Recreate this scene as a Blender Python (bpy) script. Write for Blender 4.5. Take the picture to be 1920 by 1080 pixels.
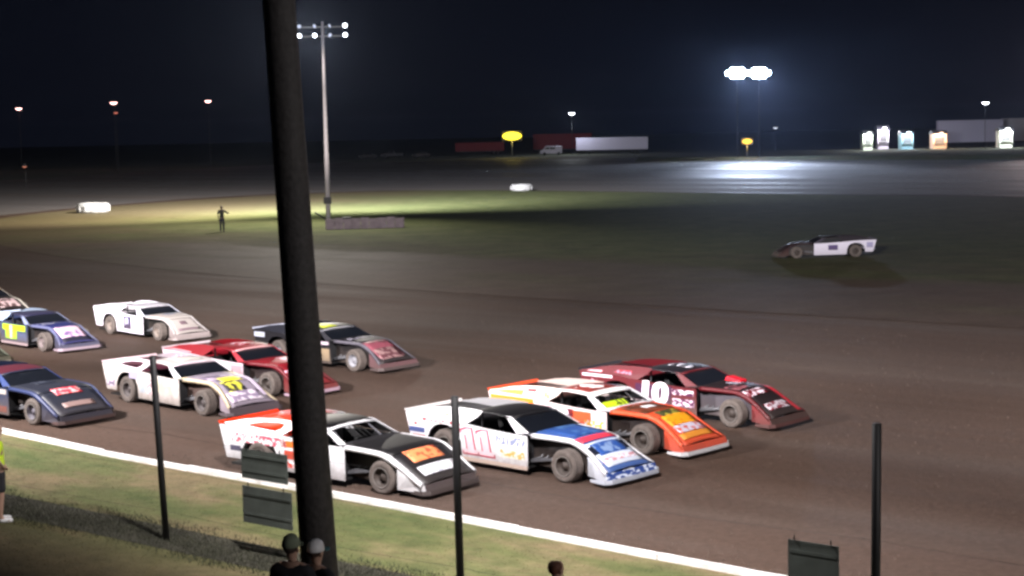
import bpy, bmesh, math, random
import numpy as np
from mathutils import Vector, Matrix, Euler, noise as mnoise
random.seed(7)
R = math.radians
sc = bpy.context.scene
for o in list(bpy.data.objects):
    bpy.data.objects.remove(o)
col = sc.collection

# ------------------------------------------------------------------ camera
DEEP = 1.55                                    # depth of the place relative to a first survey of it
CAM_H, F_PX = 6.4, 2000.0 * DEEP
PITCH, ROLL = math.degrees(math.atan(297.0 / F_PX)), -1.2
cd = bpy.data.cameras.new('camera')
cam = bpy.data.objects.new('camera', cd)
col.objects.link(cam)
cd.sensor_width = 36.0
cd.lens = 36.0 * F_PX / 1920.0
cd.clip_start, cd.clip_end = 0.1, 4000
CAM_M = Matrix.Rotation(R(90 - PITCH), 4, 'X') @ Matrix.Rotation(R(ROLL), 4, 'Z')
cam.matrix_world = Matrix.Translation((0, 0, CAM_H)) @ CAM_M
sc.camera = cam

# ------------------------------------------------------------------ night sky
w = bpy.data.worlds.new('World')
sc.world = w
w.use_nodes = True
wn, wl = w.node_tree.nodes, w.node_tree.links
wn.clear()
wo = wn.new('ShaderNodeOutputWorld')
wb = wn.new('ShaderNodeBackground')
sk = wn.new('ShaderNodeTexSky')
sk.sky_type = 'NISHITA'
sk.sun_disc = False
sk.sun_elevation = R(-7.0)
sk.sun_rotation = R(200)
wm = wn.new('ShaderNodeMixRGB')
wm.inputs['Fac'].default_value = 0.85
wm.inputs['Color2'].default_value = (0.040, 0.050, 0.105, 1)
wl.new(sk.outputs['Color'], wm.inputs['Color1'])
wl.new(wm.outputs['Color'], wb.inputs['Color'])
wb.inputs['Strength'].default_value = 0.066
wl.new(wb.outputs['Background'], wo.inputs['Surface'])

# ------------------------------------------------------------------ render look
sc.view_settings.view_transform = 'Standard'
sc.view_settings.look = 'None'
sc.view_settings.exposure = 0.0
sc.view_settings.gamma = 1.0
sc.view_settings.use_curve_mapping = False
sc.render.engine = 'CYCLES'
cy = sc.cycles
cy.use_denoising = True
cy.max_bounces = 5
cy.diffuse_bounces = 2
cy.glossy_bounces = 2
cy.volume_bounces = 0
cy.filter_width = 2.8
cy.sample_clamp_indirect = 4
cy.use_light_tree = True
cy.caustics_reflective = False
cy.caustics_refractive = False

# lamp powers (W) and the air
P_FRONT, P_INFIELD, P_FAR = 17500, 66000, 105000
HAZE_DENSITY = 0.000055

# ------------------------------------------------------------------ helpers
def G(px, py, z=0.0):
    """ground point seen at a pixel of the 1920 px photograph"""
    d = CAM_M.to_3x3() @ Vector(((px - 960) / F_PX, (540 - py) / F_PX, -1.0))
    k = (z - CAM_H) / d.z
    return Vector((d.x * k, d.y * k, z))
def AT(px, py, depth):
    depth *= DEEP
    d = CAM_M.to_3x3() @ Vector(((px - 960) / F_PX, (540 - py) / F_PX, -1.0))
    k = depth / d.y
    return Vector((d.x * k, depth, CAM_H + d.z * k))
TH0 = R(27.1)                                  # survey heading of the front straight
U0 = Vector((math.cos(TH0), -math.sin(TH0), 0)); N0 = Vector((math.sin(TH0), math.cos(TH0), 0))
TH = math.atan(DEEP * math.tan(TH0))
U = Vector((math.cos(TH), -math.sin(TH), 0)); N = Vector((math.sin(TH), math.cos(TH), 0))
LT = math.hypot(math.cos(TH0), DEEP * math.sin(TH0))
def TS(t, s, z=0.0):
    p = U0 * t + N0 * s
    return Vector((p.x, p.y * DEEP, z))
def ts_of(p):
    q = Vector((p.x, p.y / DEEP, 0)); return q.dot(U0), q.dot(N0)
def lin(c):
    f = lambda v: v / 12.92 if v <= 0.04045 else ((v + 0.055) / 1.055) ** 2.4
    if isinstance(c, str):
        c = tuple(f(int(c[i:i + 2], 16) / 255) for i in (0, 2, 4))
    return (c[0], c[1], c[2], 1)

def link(o, parent=None):
    col.objects.link(o)
    if parent is not None:
        o.parent = parent
    return o
def tag(o, label=None, cat=None, group=None, kind=None):
    if label: o['label'] = label
    if cat: o['category'] = cat
    if group: o['group'] = group
    if kind: o['kind'] = kind
    return o
def empty(name, loc=(0, 0, 0), rz=0.0, parent=None):
    o = bpy.data.objects.new(name, None)
    o.empty_display_size = 0.2
    o.location = loc
    o.rotation_euler = (0, 0, rz)
    return link(o, parent)

class MB:
    def __init__(s): s.v = []; s.f = []; s.sm = []
    def add(s, vs, fs, smooth=False):
        b = len(s.v)
        s.v += [tuple(p) for p in vs]
        s.f += [tuple(i + b for i in f) for f in fs]
        s.sm += [smooth] * len(fs)
        return s
    def box(s, x0, x1, y0, y1, z0, z1, m=None):
        vs = [Vector((x, y, z)) for x in (x0, x1) for y in (y0, y1) for z in (z0, z1)]
        if m is not None: vs = [m @ v for v in vs]
        return s.add(vs, [(0, 1, 3, 2), (4, 6, 7, 5), (0, 4, 5, 1), (2, 3, 7, 6), (0, 2, 6, 4), (1, 5, 7, 3)])
    def prism(s, pts, off):
        n = len(pts); off = Vector(off)
        a = [Vector(p) for p in pts]; b = [p + off for p in a]
        return s.add(a + b, [tuple(range(n))[::-1], tuple(range(n, 2 * n))] +
                     [(i, (i + 1) % n, n + (i + 1) % n, n + i) for i in range(n)])
    def tube(s, path, r, seg=8, cap=True):
        path = [Vector(p) for p in path]
        rs = r if isinstance(r, (list, tuple)) else [r] * len(path)
        vs, fs = [], []
        for i, p in enumerate(path):
            a = path[max(i - 1, 0)]; b = path[min(i + 1, len(path) - 1)]
            q = (b - a).to_track_quat('Z', 'Y')
            for k in range(seg):
                an = 2 * math.pi * k / seg
                vs.append(p + q @ Vector((math.cos(an) * rs[i], math.sin(an) * rs[i], 0)))
        for i in range(len(path) - 1):
            for k in range(seg):
                fs.append((i * seg + k, i * seg + (k + 1) % seg, (i + 1) * seg + (k + 1) % seg, (i + 1) * seg + k))
        if cap:
            fs.append(tuple(range(seg))[::-1]); fs.append(tuple((len(path) - 1) * seg + k for k in range(seg)))
        return s.add(vs, fs, True)
    def lathe(s, prof, seg=28, axis='Y', m=None, closed=False):
        """prof: (radius, offset along the axis)"""
        vs, fs = [], []
        for r, a in prof:
            for k in range(seg):
                an = 2 * math.pi * k / seg
                c, d = math.cos(an) * r, math.sin(an) * r
                v = Vector((c, a, d)) if axis == 'Y' else Vector((c, d, a))
                vs.append(m @ v if m is not None else v)
        n = len(prof)
        for i in range(n if closed else n - 1):
            j = (i + 1) % n
            for k in range(seg):
                fs.append((i * seg + k, i * seg + (k + 1) % seg, j * seg + (k + 1) % seg, j * seg + k))
        return s.add(vs, fs, True)
    def grid(s, rows, smooth=True):
        n, m = len(rows), len(rows[0])
        vs = [p for r in rows for p in r]
        return s.add(vs, [(i * m + j, i * m + j + 1, (i + 1) * m + j + 1, (i + 1) * m + j)
                          for i in range(n - 1) for j in range(m - 1)], smooth)
    def mesh(s, name):
        me = bpy.data.meshes.new(name)
        me.from_pydata(s.v, [], s.f)
        me.polygons.foreach_set('use_smooth', s.sm)
        bm = bmesh.new(); bm.from_mesh(me)
        bmesh.ops.recalc_face_normals(bm, faces=bm.faces)
        bm.to_mesh(me); bm.free()
        me.update()
        return me
    def build(s, name, mat, parent=None, solid=0.0, bevel=0.0):
        o = bpy.data.objects.new(name, s.mesh(name))
        o.data.materials.append(mat)
        if solid:
            md = o.modifiers.new('thickness', 'SOLIDIFY'); md.thickness = solid; md.offset = -1
        if bevel:
            md = o.modifiers.new('edge', 'BEVEL'); md.width = bevel; md.segments = 2
        return link(o, parent)
def copy_obj(o, parent=None):
    c = o.copy(); return link(c, parent)
def copy_tree(o, parent=None):
    c = o.copy(); col.objects.link(c); c.parent = parent
    for ch in o.children: copy_tree(ch, c)
    return c

# ------------------------------------------------------------------ materials
MATS = {}
def newmat(name):
    m = bpy.data.materials.new(name); m.use_nodes = True
    nt = m.node_tree
    return m, nt, nt.nodes['Principled BSDF']
def node(nt, t, **kw):
    n = nt.nodes.new(t)
    for k, v in kw.items():
        if hasattr(n, k): setattr(n, k, v)
        else: n.inputs[k].default_value = v
    return n
def ramp(nt, src, stops):
    r = nt.nodes.new('ShaderNodeValToRGB')
    e = r.color_ramp.elements
    while len(e) < len(stops): e.new(0.5)
    for el, (p, c) in zip(e, stops):
        el.position = p; el.color = c if len(c) == 4 else (*c, 1)
    nt.links.new(src, r.inputs['Fac'])
    return r
def plain(name, c, rough=0.5, metal=0.0, var=0.12, scale=6.0, bump=0.0):
    if name in MATS: return MATS[name]
    m, nt, b = newmat(name)
    c = lin(c)
    tc = node(nt, 'ShaderNodeTexCoord')
    nz = node(nt, 'ShaderNodeTexNoise', Scale=scale, Detail=5.0)
    nt.links.new(tc.outputs['Object'], nz.inputs['Vector'])
    r = ramp(nt, nz.outputs['Fac'], [(0.25, [v * (1 - var) for v in c[:3]]), (0.75, [min(1, v * (1 + var)) for v in c[:3]])])
    nt.links.new(r.outputs['Color'], b.inputs['Base Color'])
    b.inputs['Roughness'].default_value = rough
    b.inputs['Metallic'].default_value = metal
    if bump:
        bp = node(nt, 'ShaderNodeBump', Strength=bump, Distance=0.02)
        nt.links.new(nz.outputs['Fac'], bp.inputs['Height']); nt.links.new(bp.outputs['Normal'], b.inputs['Normal'])
    MATS[name] = m
    return m
MUD = (0.085, 0.062, 0.05)
def paint(c, mud=0.8, rough=0.46):
    """sheet-metal race paint with clay spattered up from the sill"""
    key = f'paint_{c}_{mud}'
    if key in MATS: return MATS[key]
    m, nt, b = newmat(key)
    L = nt.links
    tc = node(nt, 'ShaderNodeTexCoord'); sp = node(nt, 'ShaderNodeSeparateXYZ')
    L.new(tc.outputs['Object'], sp.inputs['Vector'])
    nz = node(nt, 'ShaderNodeTexNoise', Scale=5.0, Detail=6.0, Roughness=0.7)
    L.new(tc.outputs['Object'], nz.inputs['Vector'])
    ad = node(nt, 'ShaderNodeMath', operation='MULTIPLY_ADD'); ad.inputs[1].default_value = -0.55
    L.new(nz.outputs['Fac'], ad.inputs[0]); L.new(sp.outputs['Z'], ad.inputs[2])
    mr = node(nt, 'ShaderNodeMapRange'); mr.clamp = True
    mr.inputs['From Min'].default_value = 0.34; mr.inputs['From Max'].default_value = -0.12
    mr.inputs['To Min'].default_value = 0.03; mr.inputs['To Max'].default_value = mud
    L.new(ad.outputs[0], mr.inputs['Value'])
    mx = node(nt, 'ShaderNodeMixRGB')
    mx.inputs['Color1'].default_value = lin(c); mx.inputs['Color2'].default_value = lin(MUD)
    n2 = node(nt, 'ShaderNodeTexNoise', Scale=17.0, Detail=3.0)
    L.new(tc.outputs['Object'], n2.inputs['Vector'])
    spk = maprange(nt, n2.outputs['Fac'], .60, .70, 0.0, .55 * mud)
    hi = maprange(nt, sp.outputs['Z'], .95, .25, 0.1, 1.0)
    m2 = node(nt, 'ShaderNodeMath', operation='MULTIPLY'); L.new(spk, m2.inputs[0]); L.new(hi, m2.inputs[1])
    m3 = node(nt, 'ShaderNodeMath', operation='MAXIMUM'); L.new(m2.outputs[0], m3.inputs[0]); L.new(mr.outputs['Result'], m3.inputs[1])
    L.new(m3.outputs[0], mx.inputs['Fac']); L.new(mx.outputs['Color'], b.inputs['Base Color'])
    rr = node(nt, 'ShaderNodeMapRange')
    rr.inputs['To Min'].default_value = rough; rr.inputs['To Max'].default_value = 0.9
    L.new(mr.outputs['Result'], rr.inputs['Value']); L.new(rr.outputs['Result'], b.inputs['Roughness'])
    MATS[key] = m
    return m
def print_mat(ca, cb, thr=0.5, sx=14.0, sz=7.0):
    """vinyl print: a smear of small unreadable lettering in two colours"""
    key = f'print_{ca}_{cb}_{thr}_{sx}_{sz}'
    if key in MATS: return MATS[key]
    m, nt, b = newmat(key); L = nt.links
    tc = node(nt, 'ShaderNodeTexCoord'); mp = node(nt, 'ShaderNodeMapping')
    mp.inputs['Scale'].default_value = (sx, sx, sz)
    L.new(tc.outputs['Object'], mp.inputs['Vector'])
    nz = node(nt, 'ShaderNodeTexNoise', Scale=1.0, Detail=2.0)
    L.new(mp.outputs['Vector'], nz.inputs['Vector'])
    r = ramp(nt, nz.outputs['Fac'], [(thr - 0.03, lin(ca)), (thr + 0.03, lin(cb))])
    L.new(r.outputs['Color'], b.inputs['Base Color'])
    b.inputs['Roughness'].default_value = 0.45
    MATS[key] = m
    return m
def glow(name, c, strength):
    if name in MATS: return MATS[name]
    m = bpy.data.materials.new(name); m.use_nodes = True
    nt = m.node_tree; nt.nodes.clear()
    o = nt.nodes.new('ShaderNodeOutputMaterial'); e = nt.nodes.new('ShaderNodeEmission')
    e.inputs['Color'].default_value = lin(c); e.inputs['Strength'].default_value = strength
    nt.links.new(e.outputs['Emission'], o.inputs['Surface'])
    m.cycles.emission_sampling = 'NONE'
    MATS[name] = m
    return m

def ts_coords(nt):
    """object position turned into (along, across) the front straight"""
    tc = node(nt, 'ShaderNodeTexCoord'); mp = node(nt, 'ShaderNodeMapping')
    mp.inputs['Rotation'].default_value = (0, 0, TH0); mp.inputs['Scale'].default_value = (1, 1 / DEEP, 1)
    nt.links.new(tc.outputs['Object'], mp.inputs['Vector'])
    return tc, mp
def stretched(nt, src, sx, sy, scale, detail=6.0, rough=0.6):
    mp = node(nt, 'ShaderNodeMapping'); mp.inputs['Scale'].default_value = (sx, sy, 1)
    nt.links.new(src, mp.inputs['Vector'])
    nz = node(nt, 'ShaderNodeTexNoise', Scale=scale, Detail=detail, Roughness=rough)
    nt.links.new(mp.outputs['Vector'], nz.inputs['Vector'])
    return nz
def mixc(nt, fac, a, b):
    mx = node(nt, 'ShaderNodeMixRGB')
    for inp, v in (('Fac', fac), ('Color1', a), ('Color2', b)):
        if isinstance(v, (tuple, list)): mx.inputs[inp].default_value = (*v[:3], 1)
        elif isinstance(v, float): mx.inputs[inp].default_value = v
        else: nt.links.new(v, mx.inputs[inp])
    return mx.outputs['Color']
def maprange(nt, v, a, b, c=0.0, d=1.0, smooth=True):
    mr = node(nt, 'ShaderNodeMapRange'); mr.clamp = True
    if smooth: mr.interpolation_type = 'SMOOTHSTEP'
    for k, x in (('From Min', a), ('From Max', b), ('To Min', c), ('To Max', d)): mr.inputs[k].default_value = x
    nt.links.new(v, mr.inputs['Value'])
    return mr.outputs['Result']
def madd(nt, a, k, b):
    m = node(nt, 'ShaderNodeMath', operation='MULTIPLY_ADD'); m.inputs[1].default_value = k
    nt.links.new(a, m.inputs[0])
    if isinstance(b, float): m.inputs[2].default_value = b
    else: nt.links.new(b, m.inputs[2])
    return m.outputs[0]

def clay_material():
    m, nt, b = newmat('track_clay'); L = nt.links
    tc, mp = ts_coords(nt)
    big = stretched(nt, mp.outputs['Vector'], 0.03, 0.22, 1.0, 4.0)
    lanes = stretched(nt, mp.outputs['Vector'], 0.012, 0.9, 1.0, 5.0, 0.65)
    fine = stretched(nt, tc.outputs['Object'], 1, 1, 7.0, 8.0, 0.75)
    pale = ramp(nt, big.outputs['Fac'], [(0.34, (0.066, 0.041, 0.030)), (0.52, (0.084, 0.056, 0.044)), (0.70, (0.104, 0.080, 0.068))])
    c = mixc(nt, maprange(nt, lanes.outputs['Fac'], 0.42, 0.7, 0.0, 0.4), pale.outputs['Color'], (0.058, 0.040, 0.032))
    g = ramp(nt, fine.outputs['Fac'], [(0.3, (0.72, 0.72, 0.72)), (0.7, (1.25, 1.25, 1.25))])
    mu = node(nt, 'ShaderNodeMixRGB', blend_type='MULTIPLY'); mu.inputs['Fac'].default_value = 1.0
    L.new(c, mu.inputs['Color1']); L.new(g.outputs['Color'], mu.inputs['Color2'])
    L.new(mu.outputs['Color'], b.inputs['Base Color'])
    L.new(maprange(nt, lanes.outputs['Fac'], 0.35, 0.7, 0.82, 0.68), b.inputs['Roughness'])
    b.inputs['Specular IOR Level'].default_value = 0.10
    bp = node(nt, 'ShaderNodeBump', Strength=0.8, Distance=0.04)
    h = madd(nt, lanes.outputs['Fac'], 1.4, fine.outputs['Fac'])
    L.new(h, bp.inputs['Height']); L.new(bp.outputs['Normal'], b.inputs['Normal'])
    return m
def far_clay_material():
    m, nt, b = newmat('far_clay'); L = nt.links
    tc, mp = ts_coords(nt)
    lanes = stretched(nt, mp.outputs['Vector'], 0.008, 0.16, 1.0, 5.0, 0.6)
    fine = stretched(nt, tc.outputs['Object'], 1, 1, 1.2, 6.0, 0.7)
    r = ramp(nt, lanes.outputs['Fac'], [(0.32, (0.075, 0.06, 0.055)), (0.5, (0.11, 0.095, 0.09)), (0.68, (0.14, 0.115, 0.10))])
    L.new(r.outputs['Color'], b.inputs['Base Color'])
    L.new(maprange(nt, lanes.outputs['Fac'], 0.4, 0.62, 0.82, 0.60), b.inputs['Roughness'])
    bp = node(nt, 'ShaderNodeBump', Strength=0.25, Distance=0.05)
    L.new(fine.outputs['Fac'], bp.inputs['Height']); L.new(bp.outputs['Normal'], b.inputs['Normal'])
    return m
def infield_material():
    m, nt, b = newmat('infield_turf'); L = nt.links
    tc, mp = ts_coords(nt)
    sp = node(nt, 'ShaderNodeSeparateXYZ'); L.new(mp.outputs['Vector'], sp.inputs['Vector'])
    big = stretched(nt, mp.outputs['Vector'], 0.035, 0.10, 1.0, 5.0, 0.65)
    mid = stretched(nt, tc.outputs['Object'], 1, 1, 0.5, 6.0, 0.7)
    fine = stretched(nt, tc.outputs['Object'], 1, 1, 6.0, 6.0, 0.8)
    v = madd(nt, big.outputs['Fac'], 40.0, sp.outputs['Y'])
    grass_amt = maprange(nt, v, 58.0, 78.0)
    green = ramp(nt, mid.outputs['Fac'], [(0.3, (0.060, 0.072, 0.030)), (0.55, (0.095, 0.108, 0.045)), (0.75, (0.14, 0.13, 0.07))])
    dirt = ramp(nt, mid.outputs['Fac'], [(0.3, (0.062, 0.042, 0.031)), (0.7, (0.092, 0.064, 0.050))])
    c = mixc(nt, grass_amt, dirt.outputs['Color'], green.outputs['Color'])
    # scuffed bare clay in the turn at the far end
    e = madd(nt, big.outputs['Fac'], 26.0, sp.outputs['X'])
    bare = maprange(nt, e, -36.0, -58.0, 0.0, 0.75)
    c = mixc(nt, bare, c, (0.13, 0.095, 0.06))
    g = ramp(nt, fine.outputs['Fac'], [(0.3, (0.7, 0.7, 0.7)), (0.7, (1.3, 1.3, 1.3))])
    mu = node(nt, 'ShaderNodeMixRGB', blend_type='MULTIPLY'); mu.inputs['Fac'].default_value = 1.0
    L.new(c, mu.inputs['Color1']); L.new(g.outputs['Color'], mu.inputs['Color2'])
    L.new(mu.outputs['Color'], b.inputs['Base Color'])
    L.new(maprange(nt, grass_amt, 0.0, 0.6, 0.76, 0.92), b.inputs['Roughness'])
    L.new(maprange(nt, grass_amt, 0.0, 0.6, 0.10, 0.06), b.inputs['Specular IOR Level'])
    bp = node(nt, 'ShaderNodeBump', Strength=0.6, Distance=0.06)
    L.new(mid.outputs['Fac'], bp.inputs['Height']); L.new(bp.outputs['Normal'], b.inputs['Normal'])
    return m
def verge_colour(nt, tc, mp):
    big = stretched(nt, mp.outputs['Vector'], 0.25, 0.9, 1.0, 5.0, 0.65)
    mid = stretched(nt, tc.outputs['Object'], 1, 1, 2.2, 6.0, 0.7)
    a = ramp(nt, big.outputs['Fac'], [(0.34, (0.060, 0.080, 0.027)), (0.48, (0.092, 0.098, 0.040)), (0.62, (0.150, 0.118, 0.066))])
    sp = node(nt, 'ShaderNodeSeparateXYZ'); nt.links.new(mp.outputs['Vector'], sp.inputs['Vector'])
    brown_near = maprange(nt, madd(nt, big.outputs['Fac'], 4.0, sp.outputs['Y']), 14.6, 12.6, 0.0, 0.85)  # browner and darker towards the stands side
    a_col = mixc(nt, brown_near, a.outputs['Color'], (0.085, 0.062, 0.036))
    g = ramp(nt, mid.outputs['Fac'], [(0.3, (0.7, 0.72, 0.68)), (0.7, (1.25, 1.22, 1.2))])
    mu = node(nt, 'ShaderNodeMixRGB', blend_type='MULTIPLY'); mu.inputs['Fac'].default_value = 1.0
    nt.links.new(a_col, mu.inputs['Color1']); nt.links.new(g.outputs['Color'], mu.inputs['Color2'])
    return mu.outputs['Color'], mid
def verge_material(name, bump=True):
    m, nt, b = newmat(name)
    tc, mp = ts_coords(nt)
    c, mid = verge_colour(nt, tc, mp)
    nt.links.new(c, b.inputs['Base Color'])
    b.inputs['Roughness'].default_value = 0.85
    b.inputs['Specular IOR Level'].default_value = 0.2
    if bump:
        bp = node(nt, 'ShaderNodeBump', Strength=0.6, Distance=0.03)
        nt.links.new(mid.outputs['Fac'], bp.inputs['Height']); nt.links.new(bp.outputs['Normal'], b.inputs['Normal'])
    return m

M_BLACK = plain('black_steel', (0.007, 0.007, 0.008), 0.6)
M_DARK = plain('dark_interior', (0.012, 0.012, 0.014), 0.7)
M_TUBE = plain('tube_grey', (0.10, 0.10, 0.11), 0.4, 0.3)
M_TYRE = plain('dusty_tyre', (0.098, 0.080, 0.071), 0.9, 0, 0.3, 9.0, 0.3)
M_GALV = plain('galvanised', (0.30, 0.30, 0.31), 0.5, 0.2, 0.15, 3.0)
M_FARPOLE = plain('dull_pole', (0.025, 0.025, 0.027), .8)
M_POLE = plain('creosoted_wood', (0.050, 0.046, 0.045), 0.75, 0, 0.35, 14.0, 0.6)
M_CURB = plain('white_limewash', (0.68, 0.66, 0.64), 0.8, 0, 0.38, 3.5, 0.5)
M_SIGN = plain('sign_back', (0.060, 0.070, 0.062), 0.6, 0, 0.25, 4.0)
M_SKIN = plain('skin', (0.42, 0.26, 0.19), 0.55)
M_TYREWHITE = plain('white_tyre_paint', (0.42, 0.42, 0.43), 0.6, 0, 0.1)
M_WHITE = plain('white_gloss', (0.72, 0.72, 0.73), 0.4, 0, 0.08)
M_GLASS = plain('dark_glass', (0.01, 0.012, 0.016), 0.1)
M_CHROME = plain('bare_metal', (0.45, 0.45, 0.46), 0.3, 0.8)

# ------------------------------------------------------------------ large setting
def flat(name, pts, mat, z):
    mb = MB(); mb.add([(p.x, p.y, z) for p in pts], [tuple(range(len(pts)))])
    o = mb.build(name, mat)
    return tag(o, kind='structure')
def smooth_loop(pts, n=6):
    out = []; k = len(pts)
    for i in range(k):
        p0, p1, p2, p3 = (Vector(pts[(i + j) % k]) for j in (-1, 0, 1, 2))
        for q in range(n):
            t = q / n
            out.append(0.5 * ((2 * p1) + (p2 - p0) * t + (2 * p0 - 5 * p1 + 4 * p2 - p3) * t * t + (3 * p1 - p0 - 3 * p2 + p3) * t ** 3))
    return out
M_FIELD = plain('night_field', (0.045, 0.05, 0.028), 0.95, 0, 0.4, 0.05)
flat('ground', [Vector((x, y, 0)) for x, y in ((-700, -100), (700, -100), (700, 1400), (-700, 1400))], M_FIELD, 0.0)

CURB_LINE = [(-170, 27.0), (-60, 18.6), (-30, 16.3), (-21, 15.52), (-17.2, 15.2), (-14, 15.1), (-11.5, 15.04), (-8.85, 14.92), (-6.3, 14.8), (-3.1, 14.68), (12, 14.25), (40, 13.6), (150, 13.0)]
def s_curb(t):
    for (a, b), (c, d) in zip(CURB_LINE, CURB_LINE[1:]):
        if t <= c: return b + (d - b) * (t - a) / (c - a)
    return CURB_LINE[-1][1]
track_pts = [TS(t, s) for t, s in (*CURB_LINE, (190, 30), (200, 70), (190, 120), (150, 128), (-60, 128), (-105, 120), (-140, 95), (-175, 60))]
flat('race_track', track_pts, clay_material(), 0.004)
apron = [TS(t, s) for t, s in ((-150, 100.5), (-95, 102), (-66, 98.5), (-52, 101), (0, 98), (60, 96), (150, 96), (190, 110), (190, 196), (60, 196), (0, 205), (-60, 215), (-150, 190))]
flat('far_straight', apron, far_clay_material(), 0.008)
left_turn = [TS(t, s) for t, s in ((-66, 98.3), (-94.8, 101.8), (-150, 100.2), (-175, 60), (-110, 46), (-80, 58), (-81, 68), (-80, 82), (-76, 91))]
flat('turn_apron', left_turn, far_clay_material(), 0.012)
INF = [(130, 36.5), (60, 36), (0, 36), (-30, 37), (-50, 41), (-66, 48), (-76, 57), (-79, 68), (-77.5, 80), (-73, 90), (-65, 97), (-52, 100), (0, 97), (60, 95), (130, 95), (138, 66)]
flat('infield', smooth_loop([TS(*p) for p in INF]), infield_material(), 0.016)
flat('verge', [TS(t, s) for t, s in ((-60, -6), (60, -6), (60, s_curb(60)), *[(t_, s_) for t_, s_ in CURB_LINE[::-1] if -60 < t_ < 60], (-60, s_curb(-60)))], verge_material('verge_soil'), 0.006)

# low earth berm with grass beyond the far straight
mb = MB(); rows = []
for i in range(90):
    t = -70 + i * 3.2
    rows.append([TS(t, 188 + q * 6, 0.0 if q in (0, 1) else 0.0) + Vector((0, 0, (0, .55, .9, .6, -0.02)[j] * (0.8 + 0.35 * mnoise.noise((t * .05, j, 0)))))
                 for j, q in enumerate((0, .25, .55, .8, 1))])
mb.grid(rows)
tag(mb.build('berm', verge_material('berm_turf')), kind='structure')

# limewashed curb along the outside of the front straight: slightly uneven concrete blocks
curb = empty('curb', (0, 0, 0)); tag(curb, kind='structure')
cb_rng = random.Random(3)
t = -46.0; k = 0
while t < 26:
    ln = 2.4
    h = 0.10 + cb_rng.uniform(-.012, .012); dy = cb_rng.uniform(-.014, .014)
    mb = MB()
    prof = [(-.052, 0), (.052, 0), (.05, h - .02), (.04, h), (-.04, h), (-.05, h - .02)]
    pa_, pb_ = TS(t + .006, s_curb(t) + dy), TS(t + ln - .006, s_curb(t + ln) + dy)
    nn = Vector((-(pb_ - pa_).y, (pb_ - pa_).x, 0)).normalized()
    mb.prism([pa_ + nn * a + Vector((0, 0, z)) for a, z in prof], pb_ - pa_)
    o = mb.build('curb_block', M_CURB, curb)
    t += ln; k += 1

# ------------------------------------------------------------------ grass
def blades(name, t0, t1, s0, s1, count, h0, h1, wd, mat, seed, density=None):
    rg = np.random.default_rng(seed)
    t = rg.uniform(t0, t1, count); s = rg.uniform(s0, s1, count)
    if density is not None:
        keep = density(t, s, rg); t, s = t[keep], s[keep]
    n = len(t)
    x = U0.x * t + N0.x * s; y = (U0.y * t + N0.y * s) * DEEP
    h = rg.uniform(h0, h1, n); a = rg.uniform(0, 2 * np.pi, n); lean = rg.normal(0, .45, (n, 2)) * h[:, None]
    dx, dy = np.cos(a) * wd, np.sin(a) * wd
    v = np.zeros((n, 3, 3))
    v[:, 0] = np.stack([x - dx, y - dy, np.zeros(n)], 1)
    v[:, 1] = np.stack([x + dx, y + dy, np.zeros(n)], 1)
    v[:, 2] = np.stack([x + lean[:, 0], y + lean[:, 1], h], 1)
    me = bpy.data.meshes.new(name)
    me.vertices.add(3 * n); me.vertices.foreach_set('co', v.ravel())
    me.loops.add(3 * n); me.loops.foreach_set('vertex_index', np.arange(3 * n, dtype=np.int32))
    me.polygons.add(n); me.polygons.foreach_set('loop_start', np.arange(0, 3 * n, 3, dtype=np.int32))
    me.polygons.foreach_set('loop_total', np.full(n, 3, dtype=np.int32))
    me.update(calc_edges=True)
    me.materials.append(mat)
    o = link(bpy.data.objects.new(name, me))
    return tag(o, kind='stuff')
g = blades('grass', -34, 12, 7.0, 16.5, 240000, .008, .026, .008, verge_material('verge_grass', False), 1,
           lambda t, s, rg: s < np.interp(t, [a for a, _ in CURB_LINE], [b for _, b in CURB_LINE]) - .09)
tag(g, 'short mown green and straw coloured grass between curb and fence', 'grass')
M_TUFT = plain('tuft_blade', (0.026, 0.028, 0.015), 0.9, 0, 0.4, 1.5)
wd = blades('tufts', -34, 10, 11.75, 13.0, 170000, .015, .075, .007, M_TUFT, 2,
            lambda t, s, rg: rg.uniform(0, 1, len(t)) < np.exp(-((s - 12.35 - .12 * np.sin(t * 1.3)) / .38) ** 2))
tag(wd, 'strip of short dark green weeds along the foot of the fence posts', 'tufts')  # dark band of short blades along the fence line
flat('dark_strip', [TS(t, s) for t, s in ((-34, 12.0), (10, 12.0), (10, 12.75), (-34, 12.75))], plain('dark_strip', (0.03, 0.028, 0.018), .95, 0, .4, 2.0), 0.010)  # dark strip of ground under the same band

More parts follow.
